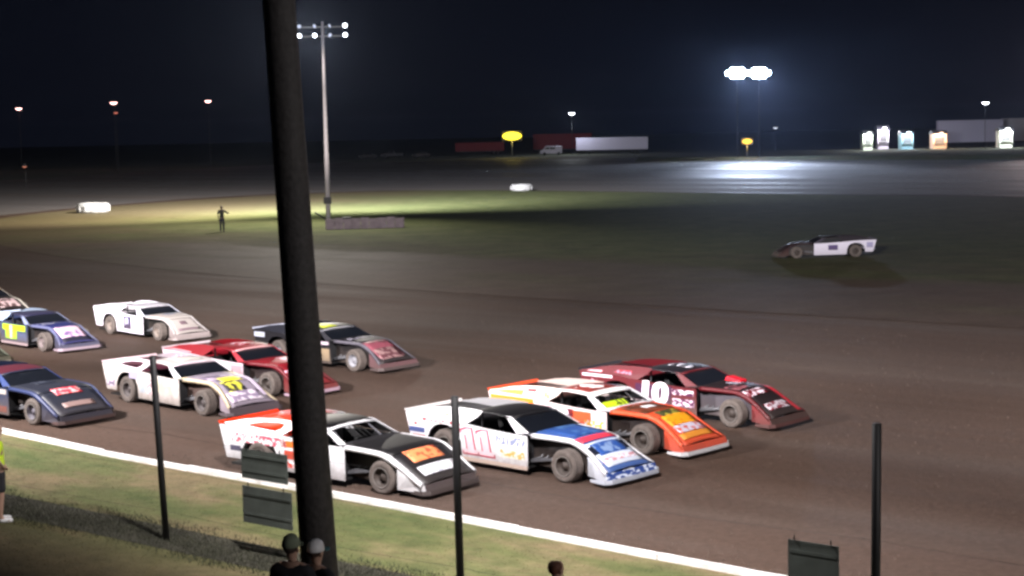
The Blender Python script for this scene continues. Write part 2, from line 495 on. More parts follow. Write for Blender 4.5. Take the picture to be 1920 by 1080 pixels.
def clods(name, n, mat, seed):
    rg = np.random.default_rng(seed)
    t = rg.uniform(-32, 22, n); base = np.interp(t, [a for a, _ in CURB_LINE], [b for _, b in CURB_LINE])
    near = rg.uniform(0, 1, n) < .55
    s_ = np.where(near, base + .08 + rg.exponential(.28, n), base + rg.uniform(.2, 22, n))
    r = rg.uniform(.008, .03, n) * np.where(near, 1, .8)
    x = U0.x * t + N0.x * s_; y = (U0.y * t + N0.y * s_) * DEEP
    o6 = np.array([(1, 0, 0), (-.8, .3, 0), (0, 1, 0), (.2, -1, 0), (0, 0, .8), (0, 0, -.3)])
    v = o6[None] * (r[:, None, None] * rg.uniform(.6, 1.3, (n, 6, 1))) + np.stack([x, y, np.full(n, .006)], 1)[:, None]
    f6 = np.array([(0, 2, 4), (2, 1, 4), (1, 3, 4), (3, 0, 4), (2, 0, 5), (1, 2, 5), (3, 1, 5), (0, 3, 5)])
    f = (f6[None] + (np.arange(n) * 6)[:, None, None]).reshape(-1, 3)
    me = bpy.data.meshes.new(name); me.from_pydata(v.reshape(-1, 3).tolist(), [], f.tolist()); me.materials.append(mat)
    return tag(link(bpy.data.objects.new(name, me)), 'loose crumbs of brown clay scattered over the track and along the curb', 'dirt', kind='stuff')
clods('clay_dirt', 9000, plain('clay_crumb', (.085, .06, .047), .95, 0, .3, 4.0), 5)
# ------------------------------------------------------------------ lamps
def spot(name, loc, target, power, angle, color, radius, parent, blend=0.6):
    ld = bpy.data.lights.new(name, 'SPOT')
    ld.energy = power; ld.spot_size = R(angle); ld.spot_blend = blend; ld.color = color; ld.shadow_soft_size = radius
    o = bpy.data.objects.new(name, ld)
    link(o, parent)
    base = Vector(parent.location) if parent is not None else Vector()
    o.location = Vector(loc) - base
    o.rotation_euler = (Vector(target) - Vector(loc)).to_track_quat('-Z', 'Y').to_euler()
    return o
def flood_heads(parent, centre, across, rows, cols, dx, dz, aim, lens_mat, rad, housing, aims=None, dim=None):
    """bank of round floodlights; positions are local to the parent"""
    aim = Vector(aim).normalized()
    k = 0
    for r_ in range(rows):
        nc = cols[r_] if isinstance(cols, (list, tuple)) else cols
        for c_ in range(nc):
            p = Vector(centre) + Vector(across) * ((c_ - (nc - 1) / 2) * dx) + Vector((0, 0, (r_ - (rows - 1) / 2) * dz))
            a = aim if aims is None else Vector(aims[k % len(aims)]).normalized()
            m = Matrix.Translation(p) @ a.to_track_quat('Z', 'Y').to_matrix().to_4x4()
            hb = MB().lathe([(0.02, -rad * .95), (rad * .45, -rad * .9), (rad * .75, -rad * .45), (rad, 0.0), (rad * 1.05, .03), (rad * .97, .03), (rad * .9, -.02)], 16, 'Z', m)
            h = hb.build('floodlight', housing, parent)
            lb = MB().lathe([(0.001, .012), (rad * .5, .010), (rad * .93, 0.0)], 16, 'Z', m)
            lb.build('lens', dim[1] if dim and k in dim[0] else lens_mat, h)
            k += 1

COOL = (1.0, 0.94, 0.935)
# front-straight lamp posts: the one in view and its neighbours out of the frame that light the cars
POLE_T = None
pole_xy = AT(588, 1000, 12.9) + Vector((.10, 0, 0))
root_by_xy = {}
def front_pole(xy, label, targets, power, top=10.6, rad0=0.232, rad1=0.165, lean=0.0):
    root = empty('lamp_post', (xy.x, xy.y, 0))
    root.rotation_euler = (0, -R(lean), 0)
    root_by_xy[(round(xy.x, 3), round(xy.y, 3))] = root
    tag(root, label, 'lamp post', 'wooden lamp posts along the front straight')
    mb = MB()
    mb.tube([(0, 0, -.02), (0, 0, 3), (0, 0, 6), (0, 0, 9), (0, 0, 12), (0, 0, top)],
            [rad0 + (rad1 - rad0) * q for q in (0, .2, .4, .6, .8, 1)], 20)
    mb.build('pole', M_POLE, root)
    c = MB(); c.tube([tuple(-1.7 * U + Vector((0, 0, top - .25)) + N * .2), tuple(1.7 * U + Vector((0, 0, top - .25)) + N * .2)], .06, 8)
    c.tube([tuple(-1.7 * U + Vector((0, 0, top - 1.25)) + N * .2), tuple(1.7 * U + Vector((0, 0, top - 1.25)) + N * .2)], .06, 8)
    c.build('crossarm', M_GALV, root)
    flood_heads(root, N * .45 + Vector((0, 0, top - .75)), U, 2, 4, .85, 1.0, N + Vector((0, 0, -.45)), glow('flood_lens', (0.85, 0.93, 1.0), 30), .24, M_GALV)
    for tg in targets:
        spot('floodlight_beam', Vector((xy.x, xy.y, top - .75)) + N * .75, tg, power, 156, COOL, .35, root, .7)
    return root
front_pole(pole_xy, 'thick dark wooden post standing close to the camera among the spectators', [TS(-1.5, 28)], P_FRONT, lean=2.2)
front_pole(TS(-26, 10.2), 'dark wooden lamp post outside the view beyond the left edge', [TS(-16, 32)], P_FRONT * 1.6)
front_pole(TS(28, 10.2), 'dark wooden lamp post outside the view beyond the right edge', [TS(15, 45)], P_FRONT * 1.3)

M_MASTPOLE = plain('grey_mast', (0.34, 0.31, 0.33), .7)
def long_throw(root_xy, tg, power):
    p = Vector((root_xy.x, root_xy.y, 10.2)) + N * .9
    spot('long_throw_beam', p, tg, power * .62, 66, COOL, .35, root_by_xy[(round(root_xy.x, 3), round(root_xy.y, 3))], 1.0)
def mast(base, top, cols, rows, dx, dz, rad, lens, label, beams, r0=.2, cat='lamp mast', aims=None, aim=(0, -1, -.25), group=None, across=(1, 0, 0), polemat=None, dim=None):
    root = empty('light_mast', (base.x, base.y, 0))
    tag(root, label, cat, group)
    MB().tube([(0, 0, -.02), (0, 0, top * .35), (0, 0, top * .351), (0, 0, top * .7), (0, 0, top + dz * rows * .5)], [r0, r0 * .9, r0 * .8, r0 * .7, r0 * .5], 12).build('pole', polemat or M_MASTPOLE, root)
    cw = dx * ((max(cols) if isinstance(cols, (list, tuple)) else cols) - 1) / 2 + rad
    ab = MB()
    for r_ in range(rows):
        z = top + (r_ - (rows - 1) / 2) * dz - rad * .3
        a = Vector(across)
        ab.tube([tuple(-a * cw + Vector((0, .12, z))), tuple(a * cw + Vector((0, .12, z)))], .06, 6)
    ab.build('crossarm', M_GALV, root)
    flood_heads(root, (0, -.25, top), across, rows, cols, dx, dz, aim, lens, rad, M_FARPOLE, aims, dim)
    for (tg, pw, an, cl) in beams:
        dv = Vector((tg.x - base.x, tg.y - base.y, 0)).normalized()
        spot('mast_beam', Vector((base.x, base.y, top)) + dv * .9, tg, pw, an, cl, .5, root, 1.0)
    return root
LB = G(616, 412); LB.z = 0
LTOP = AT(596, 58, LB.y / DEEP).z
mast(LB, LTOP, 4, 2, 1.12, .68, .16, glow('mast_lens', (0.86, 0.91, 1.0), 14),
     'tall slim grey light mast rising from the infield grass', [
         (TS(-66, 84), P_INFIELD * .7, 130, (1.0, 1.0, .92)), (TS(-52, 50), P_INFIELD * .5, 150, (1.0, .93, .84)), (TS(-46, 112), P_INFIELD * .9, 115, (.95, .97, 1.0)), (TS(-100, 125), P_INFIELD * 3.4, 120, (.98, .96, 1.0)), (TS(-84, 64), P_INFIELD * 2.0, 105, (1.0, .92, .74))],
     .19, dim=((2, 4, 5, 6), glow('mast_lens_side', (.7, .75, .95), 1.0)), aims=[(-.35, -1, -.35), (-.3, -1, -.4), (.5, -.7, -.3), (.15, -1, -.35), (.1, -.9, -.3), (-.5, -.8, -.3), (-.6, -.6, -.4), (.12, -1, -.3)])
for px, lab in ((1383, 'far floodlight mast with blazing blue-white lamps, the one standing further left'), (1424, 'far floodlight mast with blazing blue-white lamps, the one standing further right')):
    b = AT(px, 290, 200.0); b.z = 0
    mast(b, AT(px, 137, 200.0).z, (3, 5, 3), 3, .86, .58, .48, glow('far_lens', (.70, .90, 1.0), 80), lab,
         [(Vector((b.x - 3, b.y - 70, 0)), P_FAR * .95, 30, (.66, .76, 1.0)), (Vector((b.x - 15, b.y - 126, 6)), P_FAR * .25, 120, (.62, .74, 1.0))], 0.14, group='twin floodlight masts beyond the far straight', polemat=M_FARPOLE)

b = AT(2010, 290, 190.0); b.z = 0
mast(b, AT(2010, 137, 190.0).z, 4, 3, 1.22, 1.0, .5, glow('far_lens', (.78, .92, 1.0), 60), 'far floodlight mast outside the view beyond the right edge',
     [(Vector((b.x - 14, b.y - 84, 0)), P_FAR * .8, 50, (1.0, .80, .80))], .26)
for tg, kk in ((TS(-20, 60), 5.5), (TS(8, 60), 3.6), (TS(34, 60), 4.6)): long_throw(pole_xy, tg, P_FRONT * kk)
long_throw(TS(28, 10.2), TS(48, 60), P_FRONT * 4); long_throw(TS(-26, 10.2), TS(-38, 56), P_FRONT * 8)
def street_lamp(px, py, depth, lens, label, power=0, color=(1, 1, 1), rad=.5, arm=1.2, group='street lamps burning in the far dark'):
    p = AT(px, py, depth)
    root = empty('street_lamp', (p.x, p.y, 0)); tag(root, label, 'street lamp', group)
    MB().tube([(0, 0.3, -.02), (0, .3, p.z * .6), (0, .3, p.z + .3), (0, .1, p.z + .45), (0, 0, p.z + .42)], [.07, .06, .05, .05, .05], 8).build('pole', M_FARPOLE, root)
    h = MB().lathe([(.03, .42), (rad * .5, .36), (rad * .95, .08), (rad, 0)], 14, 'Z', Matrix.Translation((0, 0, p.z))).build('lamp_shade', M_FARPOLE, root)
    MB().lathe([(.001, -rad * .5), (rad * .45, -rad * .42), (rad * .75, -rad * .2), (rad * .9, 0.02)], 14, 'Z', Matrix.Translation((0, 0, p.z))).build('bulb', lens, h)
    if power:
        ld = bpy.data.lights.new('street_light', 'POINT'); ld.energy = power; ld.color = color; ld.shadow_soft_size = .4
        o = link(bpy.data.objects.new('street_light', ld), root); o.location = (0, -.2, p.z - rad)
    return root
PINK = glow('sodium_bulb', (1.0, .55, .5), 7)
street_lamp(35, 203, 220, PINK, 'pink-white street lamp nearest the left edge of the night sky', 160, (1, .5, .4), .75)
street_lamp(213, 192, 220, PINK, 'pink-white street lamp in the middle of three, with a red glow beneath', 160, (1, .45, .35), .85)
street_lamp(390, 189, 220, PINK, 'pink-white street lamp just left of the thick wooden post', 160, (1, .5, .4), .75)
WB = glow('cool_bulb', (.9, .93, 1.0), 9)
street_lamp(1072, 212, 260, WB, 'small white lamp on a pole above the white box trailer', 5000, (.9, .95, 1), .9)
street_lamp(1848, 192, 235, WB, 'small blue-white lamp on a pole above the lit stalls', 900, (.8, .88, 1), .9)
street_lamp(1454, 239, 260, glow('dim_bulb', (.8, .85, 1.0), 1.2), 'tiny dim lamp just right of the twin floodlight masts', 0, rad=.7)
street_lamp(46, 312, 150, glow('red_glow', (1.0, .35, .22), .7), 'faint red point of light low at the left edge beyond the turn', 0, rad=.35)  # small red glowing point on the common lamp shape
street_lamp(217, 211, 214, glow('red_reflection', (1.0, .28, .2), .9), 'faint red reflection just under the middle street lamp, built as a lamp', 0, rad=.5)  # red reflection of the middle lamp, added as a glowing lamp shape

def caution_light(px, py, depth, wd_, ht, lens, label, power, color):
    p = AT(px, py, depth)
    root = empty('caution_light', (p.x, p.y, 0)); tag(root, label, 'caution light')
    MB().tube([(0, .2, -.02), (0, .2, p.z + ht * .5)], .09, 8).build('pole', M_GALV, root)
    h = MB().box(-wd_ / 2 - .1, wd_ / 2 + .1, 0, .3, p.z - ht / 2 - .1, p.z + ht / 2 + .1).build('lamp_housing', M_BLACK, root)
    n = 1
    for i in range(n):
        cx = -wd_ / 2 + wd_ * (i + .5) / n
        rr = wd_ / n * .5
        m = Matrix.Translation((cx, -.01, p.z)) @ Matrix.Scale(ht / (2 * rr) * .94, 4, (0, 0, 1))
        MB().lathe([(.001, -.14), (rr * .6, -.10), (rr, 0)], 14, 'Y', m).build('lens', lens, h)
    ld = bpy.data.lights.new('caution_glow', 'POINT'); ld.energy = power; ld.color = color; ld.shadow_soft_size = .3
    o = link(bpy.data.objects.new('caution_glow', ld), root); o.location = (0, -.6, p.z)
caution_light(960, 255, 245, 4.4, 2.0, glow('yellow_lens', (1.0, .78, .04), 3.2), 'bright yellow caution light board shining above dark red trailers', 1200, (1, .75, .15))
caution_light(1401, 265, 195, 1.9, 1.0, glow('amber_lens', (1.0, .58, .06), 2.2), 'small amber caution light under the twin floodlight masts', 500, (1, .6, .15))

# ------------------------------------------------------------------ fence along the verge
FENCE_S = 12.53
post_ts = [G(312, 1013)]
post_t0, FENCE_S = ts_of(post_ts[0])
fence = empty('wire_fence', (0, 0, 0))
tag(fence, 'black post fence with thin cables between spectators and grass verge', 'fence')
for k in range(-2, 4):
    p = TS(post_t0 + 5.4 * k, FENCE_S)
    mb = MB()
    ph = {0: 2.97, 1: 2.84, 2: 3.05}.get(k, 2.95)
    tl = {0: -.10, 2: .02}.get(k, -.02)
    mb.tube([(p.x, p.y, -.02), (p.x + tl, p.y, ph - .01), (p.x + tl, p.y, ph)], [.054, .054, .046], 12)
    mb.build('post', M_BLACK, fence)
for z in (.45, 1.15, 1.7):
    a, b = TS(post_t0 - 10.8, FENCE_S + .06, z), TS(post_t0 + 16.2, FENCE_S + .06, z)
    pts = []
    for i in range(31):
        f = i / 30 * 5; sag = .05 * (4 * (f % 1) * (1 - f % 1))
        q = a.lerp(b, i / 30); pts.append((q.x, q.y, q.z - sag))
    MB().tube(pts, .0022, 5).build('cable', M_BLACK, fence)
def board(t0, t1, z0, z1, label):
    root = empty('sign_board', TS((t0 + t1) / 2, FENCE_S + .10, 0) + Vector((0, 0, z0))); tag(root, label, 'sign', 'sign boards hung on the fence cables, backs to the stands')
    h, l = z1 - z0, (t1 - t0) * LT
    o = MB().box(-l / 2, l / 2, -.008, .008, 0, h).build('panel', M_SIGN, root); o.rotation_euler = (0, 0, -TH)
    for f in (.22, .74):
        o = MB().box(-l / 2 + .03, l / 2 - .03, -.014, -.0085, h * f, h * f + .04).build('batten', M_SIGN, root); o.rotation_euler = (0, 0, -TH)
    for x in (-l * .36, l * .36):
        o = MB().tube([(x, -.012, h), (x, -.02, h + .07), (x, -.035, h + .02)], .006, 6).build('hook', M_BLACK, root); o.rotation_euler = (0, 0, -TH)
def fence_t(px):
    lo, hi = -40, 40
    for _ in range(50):
        mid = (lo + hi) / 2; p = TS(mid, FENCE_S + .1)
        x = CAM_M.to_3x3().transposed() @ (p + Vector((0, 0, 1.2)) - Vector((0, 0, CAM_H)))
        if x.x / -x.z * F_PX + 960 < px: lo = mid
        else: hi = mid
    return lo
ta, tb = fence_t(454), fence_t(546)
board(ta, tb - .06, 1.19, 1.64, 'dark sign board seen from behind beside the thick post, the upper one')
board(ta, tb, .50, 1.07, 'dark sign board seen from behind beside the thick post, the lower one')
ta, tb = fence_t(1478), fence_t(1573)
board(ta, tb, .95, 1.54, 'dark sign board seen from behind over the right end of the curb')

# ------------------------------------------------------------------ race cars
HP = [(.42, .83), (.9, .81), (1.36, .775), (1.56, .70), (1.95, .475), (2.3, .26)]
HW = [(.42, .86), (.9, .74), (1.3, .64), (1.7, .64), (2.0, .71), (2.3, .82)]
HW_NARROW, HW_WIDE = list(HW), [(.42, .93), (.9, .935), (1.7, .93), (2.3, .90)]
def interp(tab, x):
    if x <= tab[0][0]: return tab[0][1]
    for (a, b), (c, d) in zip(tab, tab[1:]):
        if x <= c: return b + (d - b) * (x - a) / (c - a)
    return tab[-1][1]
def hz(x, y=0.0):
    z = sum(interp(HP, min(2.3, max(.42, x + q))) for q in (-.05, 0, .05)) / 3
    wy = interp(HW, x)
    return z + .045 * (1 - (y / wy) ** 2)
SIDE_Y = .95
def arch(cx, cz, r, a0, a1, n=9):
    return [(cx + r * math.cos(R(a0 + (a1 - a0) * i / n)), cz + r * math.sin(R(a0 + (a1 - a0) * i / n))) for i in range(n + 1)]
SIDE = [(-2.2, .27), (-2.36, .98), (-1.9, .97), (-1.3, .93), (-.7, .86), (-.2, .815), (.25, .79), (.56, .785), (.57, .15), (-.2, .155), (-.96, .17)] + \
       arch(-1.4, .35, .43, -8, 188)[0:] + [(-1.84, .27)]
SIDE_TOP = [(-2.36, .98), (-1.9, .97), (-1.3, .93), (-.7, .86), (-.2, .815), (.56, .785)]
SAIL_OUT = [(-2.36, 1.01), (-2.15, 1.06), (-1.85, 1.17), (-1.5, 1.24), (-1.15, 1.27), (-.8, 1.27), (-.58, 1.25), (-.66, 1.08), (-.86, .88), (-1.3, .935), (-1.9, .975), (-2.36, .985)]
SAIL_HOLE = [(-1.75, 1.02), (-1.6, 1.10), (-1.35, 1.165), (-1.05, 1.19), (-.86, 1.185), (-.9, 1.06), (-1.03, .965), (-1.4, .99)]
def sail_y(z): return SIDE_Y - max(0, (z - .90)) / .36 * .19
CAR_L, CAR_W = 1.12, .84
TYRE = {}
def wheel_meshes(rimcol):
    if 'tyre' not in TYRE:
        def tyre(r, wdt):
            mb = MB()
            prof = [(r * .56, wdt * .42), (r * .62, wdt * .5), (r * .84, wdt * .53), (r * .95, wdt * .47), (r, wdt * .36)]
            for q in (.24, .22, .1, .08, -.08, -.1, -.22, -.24):
                prof.append((r * (1 if abs(q) in (.24, .08) and True else .975), wdt * q))
            prof += [(r, -wdt * .36), (r * .95, -wdt * .47), (r * .84, -wdt * .53), (r * .62, -wdt * .5), (r * .56, -wdt * .42)]
            mb.lathe(prof, 30)
            me = mb.mesh('tyre'); me.materials.append(M_TYRE); return me
        TYRE['tyre'] = tyre(.305, .25); TYRE['rear'] = tyre(.325, .30)
    key = 'rim_' + rimcol
    if key not in TYRE:
        mb = MB()
        mb.lathe([(.178, -.12), (.182, -.125), (.17, -.11), (.15, -.04), (.11, -.03), (.075, -.05), (.07, -.075), (.001, -.08)], 24)
        mb.lathe([(.178, .11), (.165, .09), (.155, -.03), (.01, -.028)], 24)
        for i in range(5):
            an = 2 * math.pi * i / 5
            mb.lathe([(.012, 0), (.012, -.02), (.001, -.022)], 6, 'Y', Matrix.Translation((math.cos(an) * .09, -.04, math.sin(an) * .09)))
        me = mb.mesh('rim'); me.materials.append(paint(rimcol, .5)); TYRE[key] = me
    return TYRE['tyre'], TYRE['rear'], TYRE[key]
def bead_mesh(c):
    k = 'bead_' + c
    if k not in TYRE:
        me = MB().lathe([(.172, -.128), (.190, -.134), (.190, -.140), (.172, -.140)], 24, closed=True).mesh('bead_ring')
        me.materials.append(paint(c, .6)); TYRE[k] = me
    return TYRE[k]
def text_obj(name, body, size, mat, parent, loc, rot, extrude=.004, offset=0.0, shear=0.0):
    cu = bpy.data.curves.new(name, 'FONT')
    cu.body = body; cu.size = size; cu.extrude = extrude; cu.offset = offset; cu.shear = shear
    cu.align_x = 'CENTER'; cu.align_y = 'CENTER'; cu.resolution_u = 3
    cu.materials.append(mat)
    tmp = bpy.data.objects.new(name, cu); col.objects.link(tmp)
    me = bpy.data.meshes.new_from_object(tmp.evaluated_get(bpy.context.evaluated_depsgraph_get()))
    bpy.data.objects.remove(tmp); bpy.data.curves.remove(cu)
    me.name = name
    M = Matrix.Translation(loc) @ Euler(rot).to_matrix().to_4x4()
    me.transform(M)
    if not me.materials: me.materials.append(mat)
    return link(bpy.data.objects.new(name, me), parent)
def race_car(pos, heading, label, sp, group='dirt race cars running down the front straight'):
    HW[:] = HW_WIDE if sp.get('wide') else HW_NARROW
    root = empty('race_car', (pos.x, pos.y, 0), heading)
    tag(root, label, 'race car', group)
    g = lambda k, d: sp.get(k, sp.get(d, d) if isinstance(d, str) else d)
    side, sail, roof = sp['side'], sp.get('sail', sp['side']), sp.get('roof', sp['side'])
    hood, rail, nose = sp.get('hood', sp['side']), sp.get('rail', sp['side']), sp.get('nose', sp.get('hood', sp['side']))
    trim = sp.get('trim', sp['side'])
    # --- underbody and chassis
    mb = MB().box(-2.15, .5, -.88, .88, .13, .17).box(.5, 1.75, -.5, .5, .13, .17)
    mb.tube([(-2.1, -.45, .3), (2.05, -.45, .3)], .04); mb.tube([(-2.1, .45, .3), (2.05, .45, .3)], .04)
    mb.build('frame', M_BLACK, root)
    mb = MB().box(-.84, -.80, -.9, .9, .2, .84).box(.40, .44, -.9, .9, .2, .78).box(-.8, .4, -.925, -.915, .2, .77).box(-.8, .4, .915, .925, .2, .77)
    mb.build('cockpit', M_DARK, root)
    mb = MB().box(-.55, -.1, -.22, .22, .25, .42).box(-.62, -.5, -.22, .22, .36, 1.0).box(-.6, -.52, -.13, .13, 1.0, 1.14).box(-.5, -.1, -.24, -.19, .4, .58).box(-.5, -.1, .19, .24, .4, .58)
    mb.build('seat', plain('seat_vinyl', (.02, .02, .022), .6), root, bevel=.02)
    mb = MB()
    ring = [(.17 * math.cos(R(a)), .17 * math.sin(R(a))) for a in range(0, 361, 30)]
    mb.tube([(.22 + b * .35, a, .72 + b * .9) for a, b in ring], .014, 6); mb.tube([(.22, -.17, .72), (.22, .17, .72)], .012, 6); mb.tube([(.22, 0, .72), (.4, 0, .66)], .015, 6)
    mb.build('steering_wheel', M_BLACK, root)
    mb = MB()
    for s in (-1, 1):
        mb.tube([(-.72, .6 * s, .2), (-.72, .6 * s, 1.17), (-.3, .55 * s, 1.19), (0, .55 * s, 1.14), (.36, .62 * s, .74), (.36, .62 * s, .2)], .024, 8)
        mb.tube([(-.72, .58 * s, 1.1), (-1.9, .45 * s, .5)], .02, 8)
    mb.tube([(-.72, -.6, 1.17), (-.72, .6, 1.17)], .024, 8); mb.tube([(-.72, -.6, .3), (-.72, .6, 1.1)], .02, 8); mb.tube([(0, -.55, 1.14), (0, .55, 1.14)], .024, 8)
    mb.build('roll_cage', paint(sp.get('cage', '2a2a2e')), root)
    # engine bay flanks, engine
    for s in (-1, 1):
        pts = [(x, .55 * s, z) for x, z in ((.46, .17), (1.75, .17), (1.75, hz(1.75) - .06), (1.5, hz(1.5) - .05), (1.2, hz(1.2) - .05), (.8, hz(.8) - .05), (.46, .76))]
        MB().prism(pts, (0, .02 * s, 0)).build('engine_panel', paint(sp.get('bay', '08080a'), .5), root)
    mb = MB().box(.6, 1.2, -.3, .3, .2, .62).box(1.85, 1.9, -.35, .35, .18, .4)
    for s in (-1, 1):
        for i in range(4): mb.tube([(.68 + i * .14, .3 * s, .5), (.64 + i * .13, .62 * s, .34), (.3, .7 * s, .2)], .02, 6)
    mb.build('engine', M_TUBE, root)
    # suspension
    for s in (-1, 1):
        MB().tube([(1.15, .5 * s, .3), (1.35, .72 * s, .3), (1.55, .5 * s, .3)], .02, 6).build('suspension_arm', M_TUBE, root)
        MB().tube([(1.35, .6 * s, .58), (1.35, .66 * s, .3)], .035, 8).build('shock_absorber', M_TUBE, root)
    MB().tube([(-1.4, -.75, .325), (-1.4, .75, .325)], .05, 8).build('rear_axle', M_TUBE, root)
    # --- wheels
    tf, tr, rim = wheel_meshes(sp.get('rim', '101012'))
    for (x, s, me, r_) in ((1.35, -1, tf, .305), (1.35, 1, tf, .305), (-1.4, -1, tr, .325), (-1.4, 1, tr, .325)):
        wh = empty('wheel', (x * CAR_L, s * .80 * CAR_W, r_), 0 if s < 0 else math.pi, root)
        wh.rotation_euler = (0, random.uniform(0, 6), 0) if s < 0 else (0, random.uniform(0, 6), math.pi)
        link(bpy.data.objects.new('tyre', me), wh); link(bpy.data.objects.new('rim', rim), wh); link(bpy.data.objects.new('bead_ring', bead_mesh(sp.get('bead', '8c8a88'))), wh)
    # --- side panels
    sides = []
    for s in (-1, 1):
        o = MB().prism([(x, s * SIDE_Y, z) for x, z in SIDE], (0, -s * .02, 0)).build('side_panel', paint(side, sp.get('mud', .75)), root)
        sides.append((s, o))
        q = MB()
        if sp.get('sail_window'):
            n = 32
            def resample(loop):
                L = [Vector((a, b)) for a, b in loop]; c = Vector((-1.3, 1.08)); out = []
                for i in range(n):
                    d = Vector((math.cos(2 * math.pi * i / n), math.sin(2 * math.pi * i / n) * .28)).normalized(); best = None
                    for a, b in zip(L, L[1:] + L[:1]):
                        e = b - a; den = d.x * e.y - d.y * e.x
                        if abs(den) < 1e-9: continue
                        k = ((a.x - c.x) * e.y - (a.y - c.y) * e.x) / den; u_ = ((a.x - c.x) * d.y - (a.y - c.y) * d.x) / den
                        if k > 0 and -1e-6 <= u_ <= 1 + 1e-6 and (best is None or k < best): best = k
                    out.append(c + d * (best or .1))
                return out
            A, B = resample(SAIL_OUT), resample(SAIL_HOLE)
            vs = [Vector((p.x, s * sail_y(p.y), p.y)) for p in A] + [Vector((p.x, s * sail_y(p.y), p.y)) for p in B]
            vs += [v - Vector((0, s * .018, 0)) for v in vs]
            fs = []
            for i in range(n):
                j = (i + 1) % n
                fs += [(i, j, n + j, n + i), (2 * n + j, 2 * n + i, 3 * n + i, 3 * n + j), (i, 2 * n + i, 2 * n + j, j), (n + j, 3 * n + j, 3 * n + i, n + i)]
            q.add(vs, fs)
        else:
            q.prism([(x, s * sail_y(z), z) for x, z in SAIL_OUT], (0, -s * .018, 0))
        so = q.build('sail_panel', paint(sail, sp.get('mud', .75)), root)
        for (poly, c) in sp.get('sail_decals', []):
            m = c if not isinstance(c, str) else paint(c, .2)
            MB().prism([(x, s * (sail_y(z) + .007), z) for x, z in poly], (0, -s * .005, 0)).build('decal', m, so)
        # front pillar
        pl = [(-.06, .74 * s, 1.205), (.06, .74 * s, 1.20), (.60, .87 * s, .80), (sp.get('pillar_base', .36), .90 * s, .795)]
        MB().prism(pl, (0, -s * .02, 0)).build('pillar', paint(sp.get('pillar', trim), .3), root)
        # hood rail
        ro = []
        xs = [.57 + i * (2.28 - .57) / 14 for i in range(15)]
        inner = [Vector((x, s * (interp(HW, x) - .08), hz(x, interp(HW, x) - .08) + .006)) for x in xs]
        outer = [Vector((x, s * (interp(HW, x) + .01), hz(x, interp(HW, x)) + .004)) for x in xs]
        low = [Vector((x, s * (interp(HW, x) + .015), hz(x, interp(HW, x)) - (.10 if x < 1.7 else .07))) for x in xs]
        MB().grid([inner, outer, low]).build('hood_rail', paint(rail, .3), root, solid=.012)
        # decals on the side
        for (poly, c) in sp.get('decals', []):
            m = c if not isinstance(c, str) else paint(c, .7)
            MB().prism([(x, s * (SIDE_Y + .006), z) for x, z in poly], (0, -s * .0055, 0)).build('decal', m, o)
        if sp.get('slab11'):
            cx_, cz_, k_, c1, c2 = sp['slab11']
            one = [(-.12, 0), (.34, 0), (.34, .10), (.24, .10), (.24, .66), (.10, .66), (-.10, .56), (-.10, .46), (.02, .46), (.02, .10), (-.12, .10)]
            for dx_ in (-.27, .23):
                for grow, cc, yy in ((.045, c2, .008), (0, c1, .012)):
                    gx = lambda v: v + (grow if v > .1 else -grow) if grow else v
                    gz = lambda v: v + (grow if v > .33 else -grow) if grow else v
                    MB().prism([(cx_ + (dx_ + gx(a) - .12 * gz(b) / .66) * k_ * (1 if s < 0 else 1), s * (SIDE_Y + yy), cz_ + gz(b) * k_) for a, b in one], (0, -s * .004, 0)).build('digit', paint(cc, .6), o)
        if 'number' in sp:
            tx, tc_, oc, size, x, z, sh = sp['number']
            rot = (R(90), 0, 0) if s < 0 else (R(90), 0, math.pi)
            if oc: text_obj('number_edge', tx, size, paint(oc, .6), o, (x, s * (SIDE_Y + .009), z), rot, .003, .07, sh)
            text_obj('number', tx, size, paint(tc_, .6), o, (x, s * (SIDE_Y + .016), z), rot, .003, .042, sh)
    MB().prism([(-.66, .82, 1.10), (-.6, .76, 1.22), (-.02, .74, 1.19), (.44, .86, .82), (-.7, .93, .88)], (0, -.012, 0)).build('window_blackout', M_DARK, root)  # solid dark sheet added to black out the far window opening
    if not sp.get('open_screen'):
        MB().prism([(.07, -.72, 1.175), (.07, .72, 1.175), (.52, .82, .845), (.52, -.82, .845)], (-.01, 0, -.012)).build('windscreen_infill', plain('dark_screen', lin('12151c')[:3], .35), root)  # plain dark panel added in the screen opening so the cockpit reads black
    # --- roof
    rx = [-.86, -.72, -.5, -.25, 0, .08]; rz = [1.225, 1.26, 1.285, 1.275, 1.235, 1.205]
    rows = [[Vector((x, y, z - .05 * (abs(y) / .77) ** 3)) for y in (-.77, -.66, -.4, 0, .4, .66, .77)] for x, z in zip(rx, rz)]
    rf = MB().grid(rows).build('roof', paint(roof, .1), root, solid=.02)
    if 'roof_text' in sp:
        tx, c, size, y = sp['roof_text']
        text_obj('roof_number', tx, size, paint(c, .1), rf, (-.36, y, 1.292), (R(-2), R(-1), 0), .012, .03, 0)
    for (x0, x1, y0, y1, c) in sp.get('roof_decals', []):
        m = c if not isinstance(c, str) else paint(c, .1)
        pts = lambda x: [Vector((x, y, interp(list(zip(rx, rz)), x) - .05 * (abs(y) / .77) ** 3 + .008)) for y in [y0 + (y1 - y0) * q / 4 for q in range(5)]]
        MB().grid([pts(x0 + (x1 - x0) * q / 4) for q in range(5)]).build('decal', m, rf, solid=.004)
    mb = MB().grid([[Vector((x, y, z - .05 * (abs(y) / .77) ** 3)) for y in (-.775, -.4, 0, .4, .775)] for x, z in ((.06, 1.222), (.115, 1.195), (.10, 1.15))])
    mb.build('visor', paint(sp.get('visor', roof), .1), root, solid=.015)
    mb = MB()
    for y in (-.14, 0, .14): mb.tube([(.08, y, 1.17), (.44, y * 1.15, .86)], .010, 6)
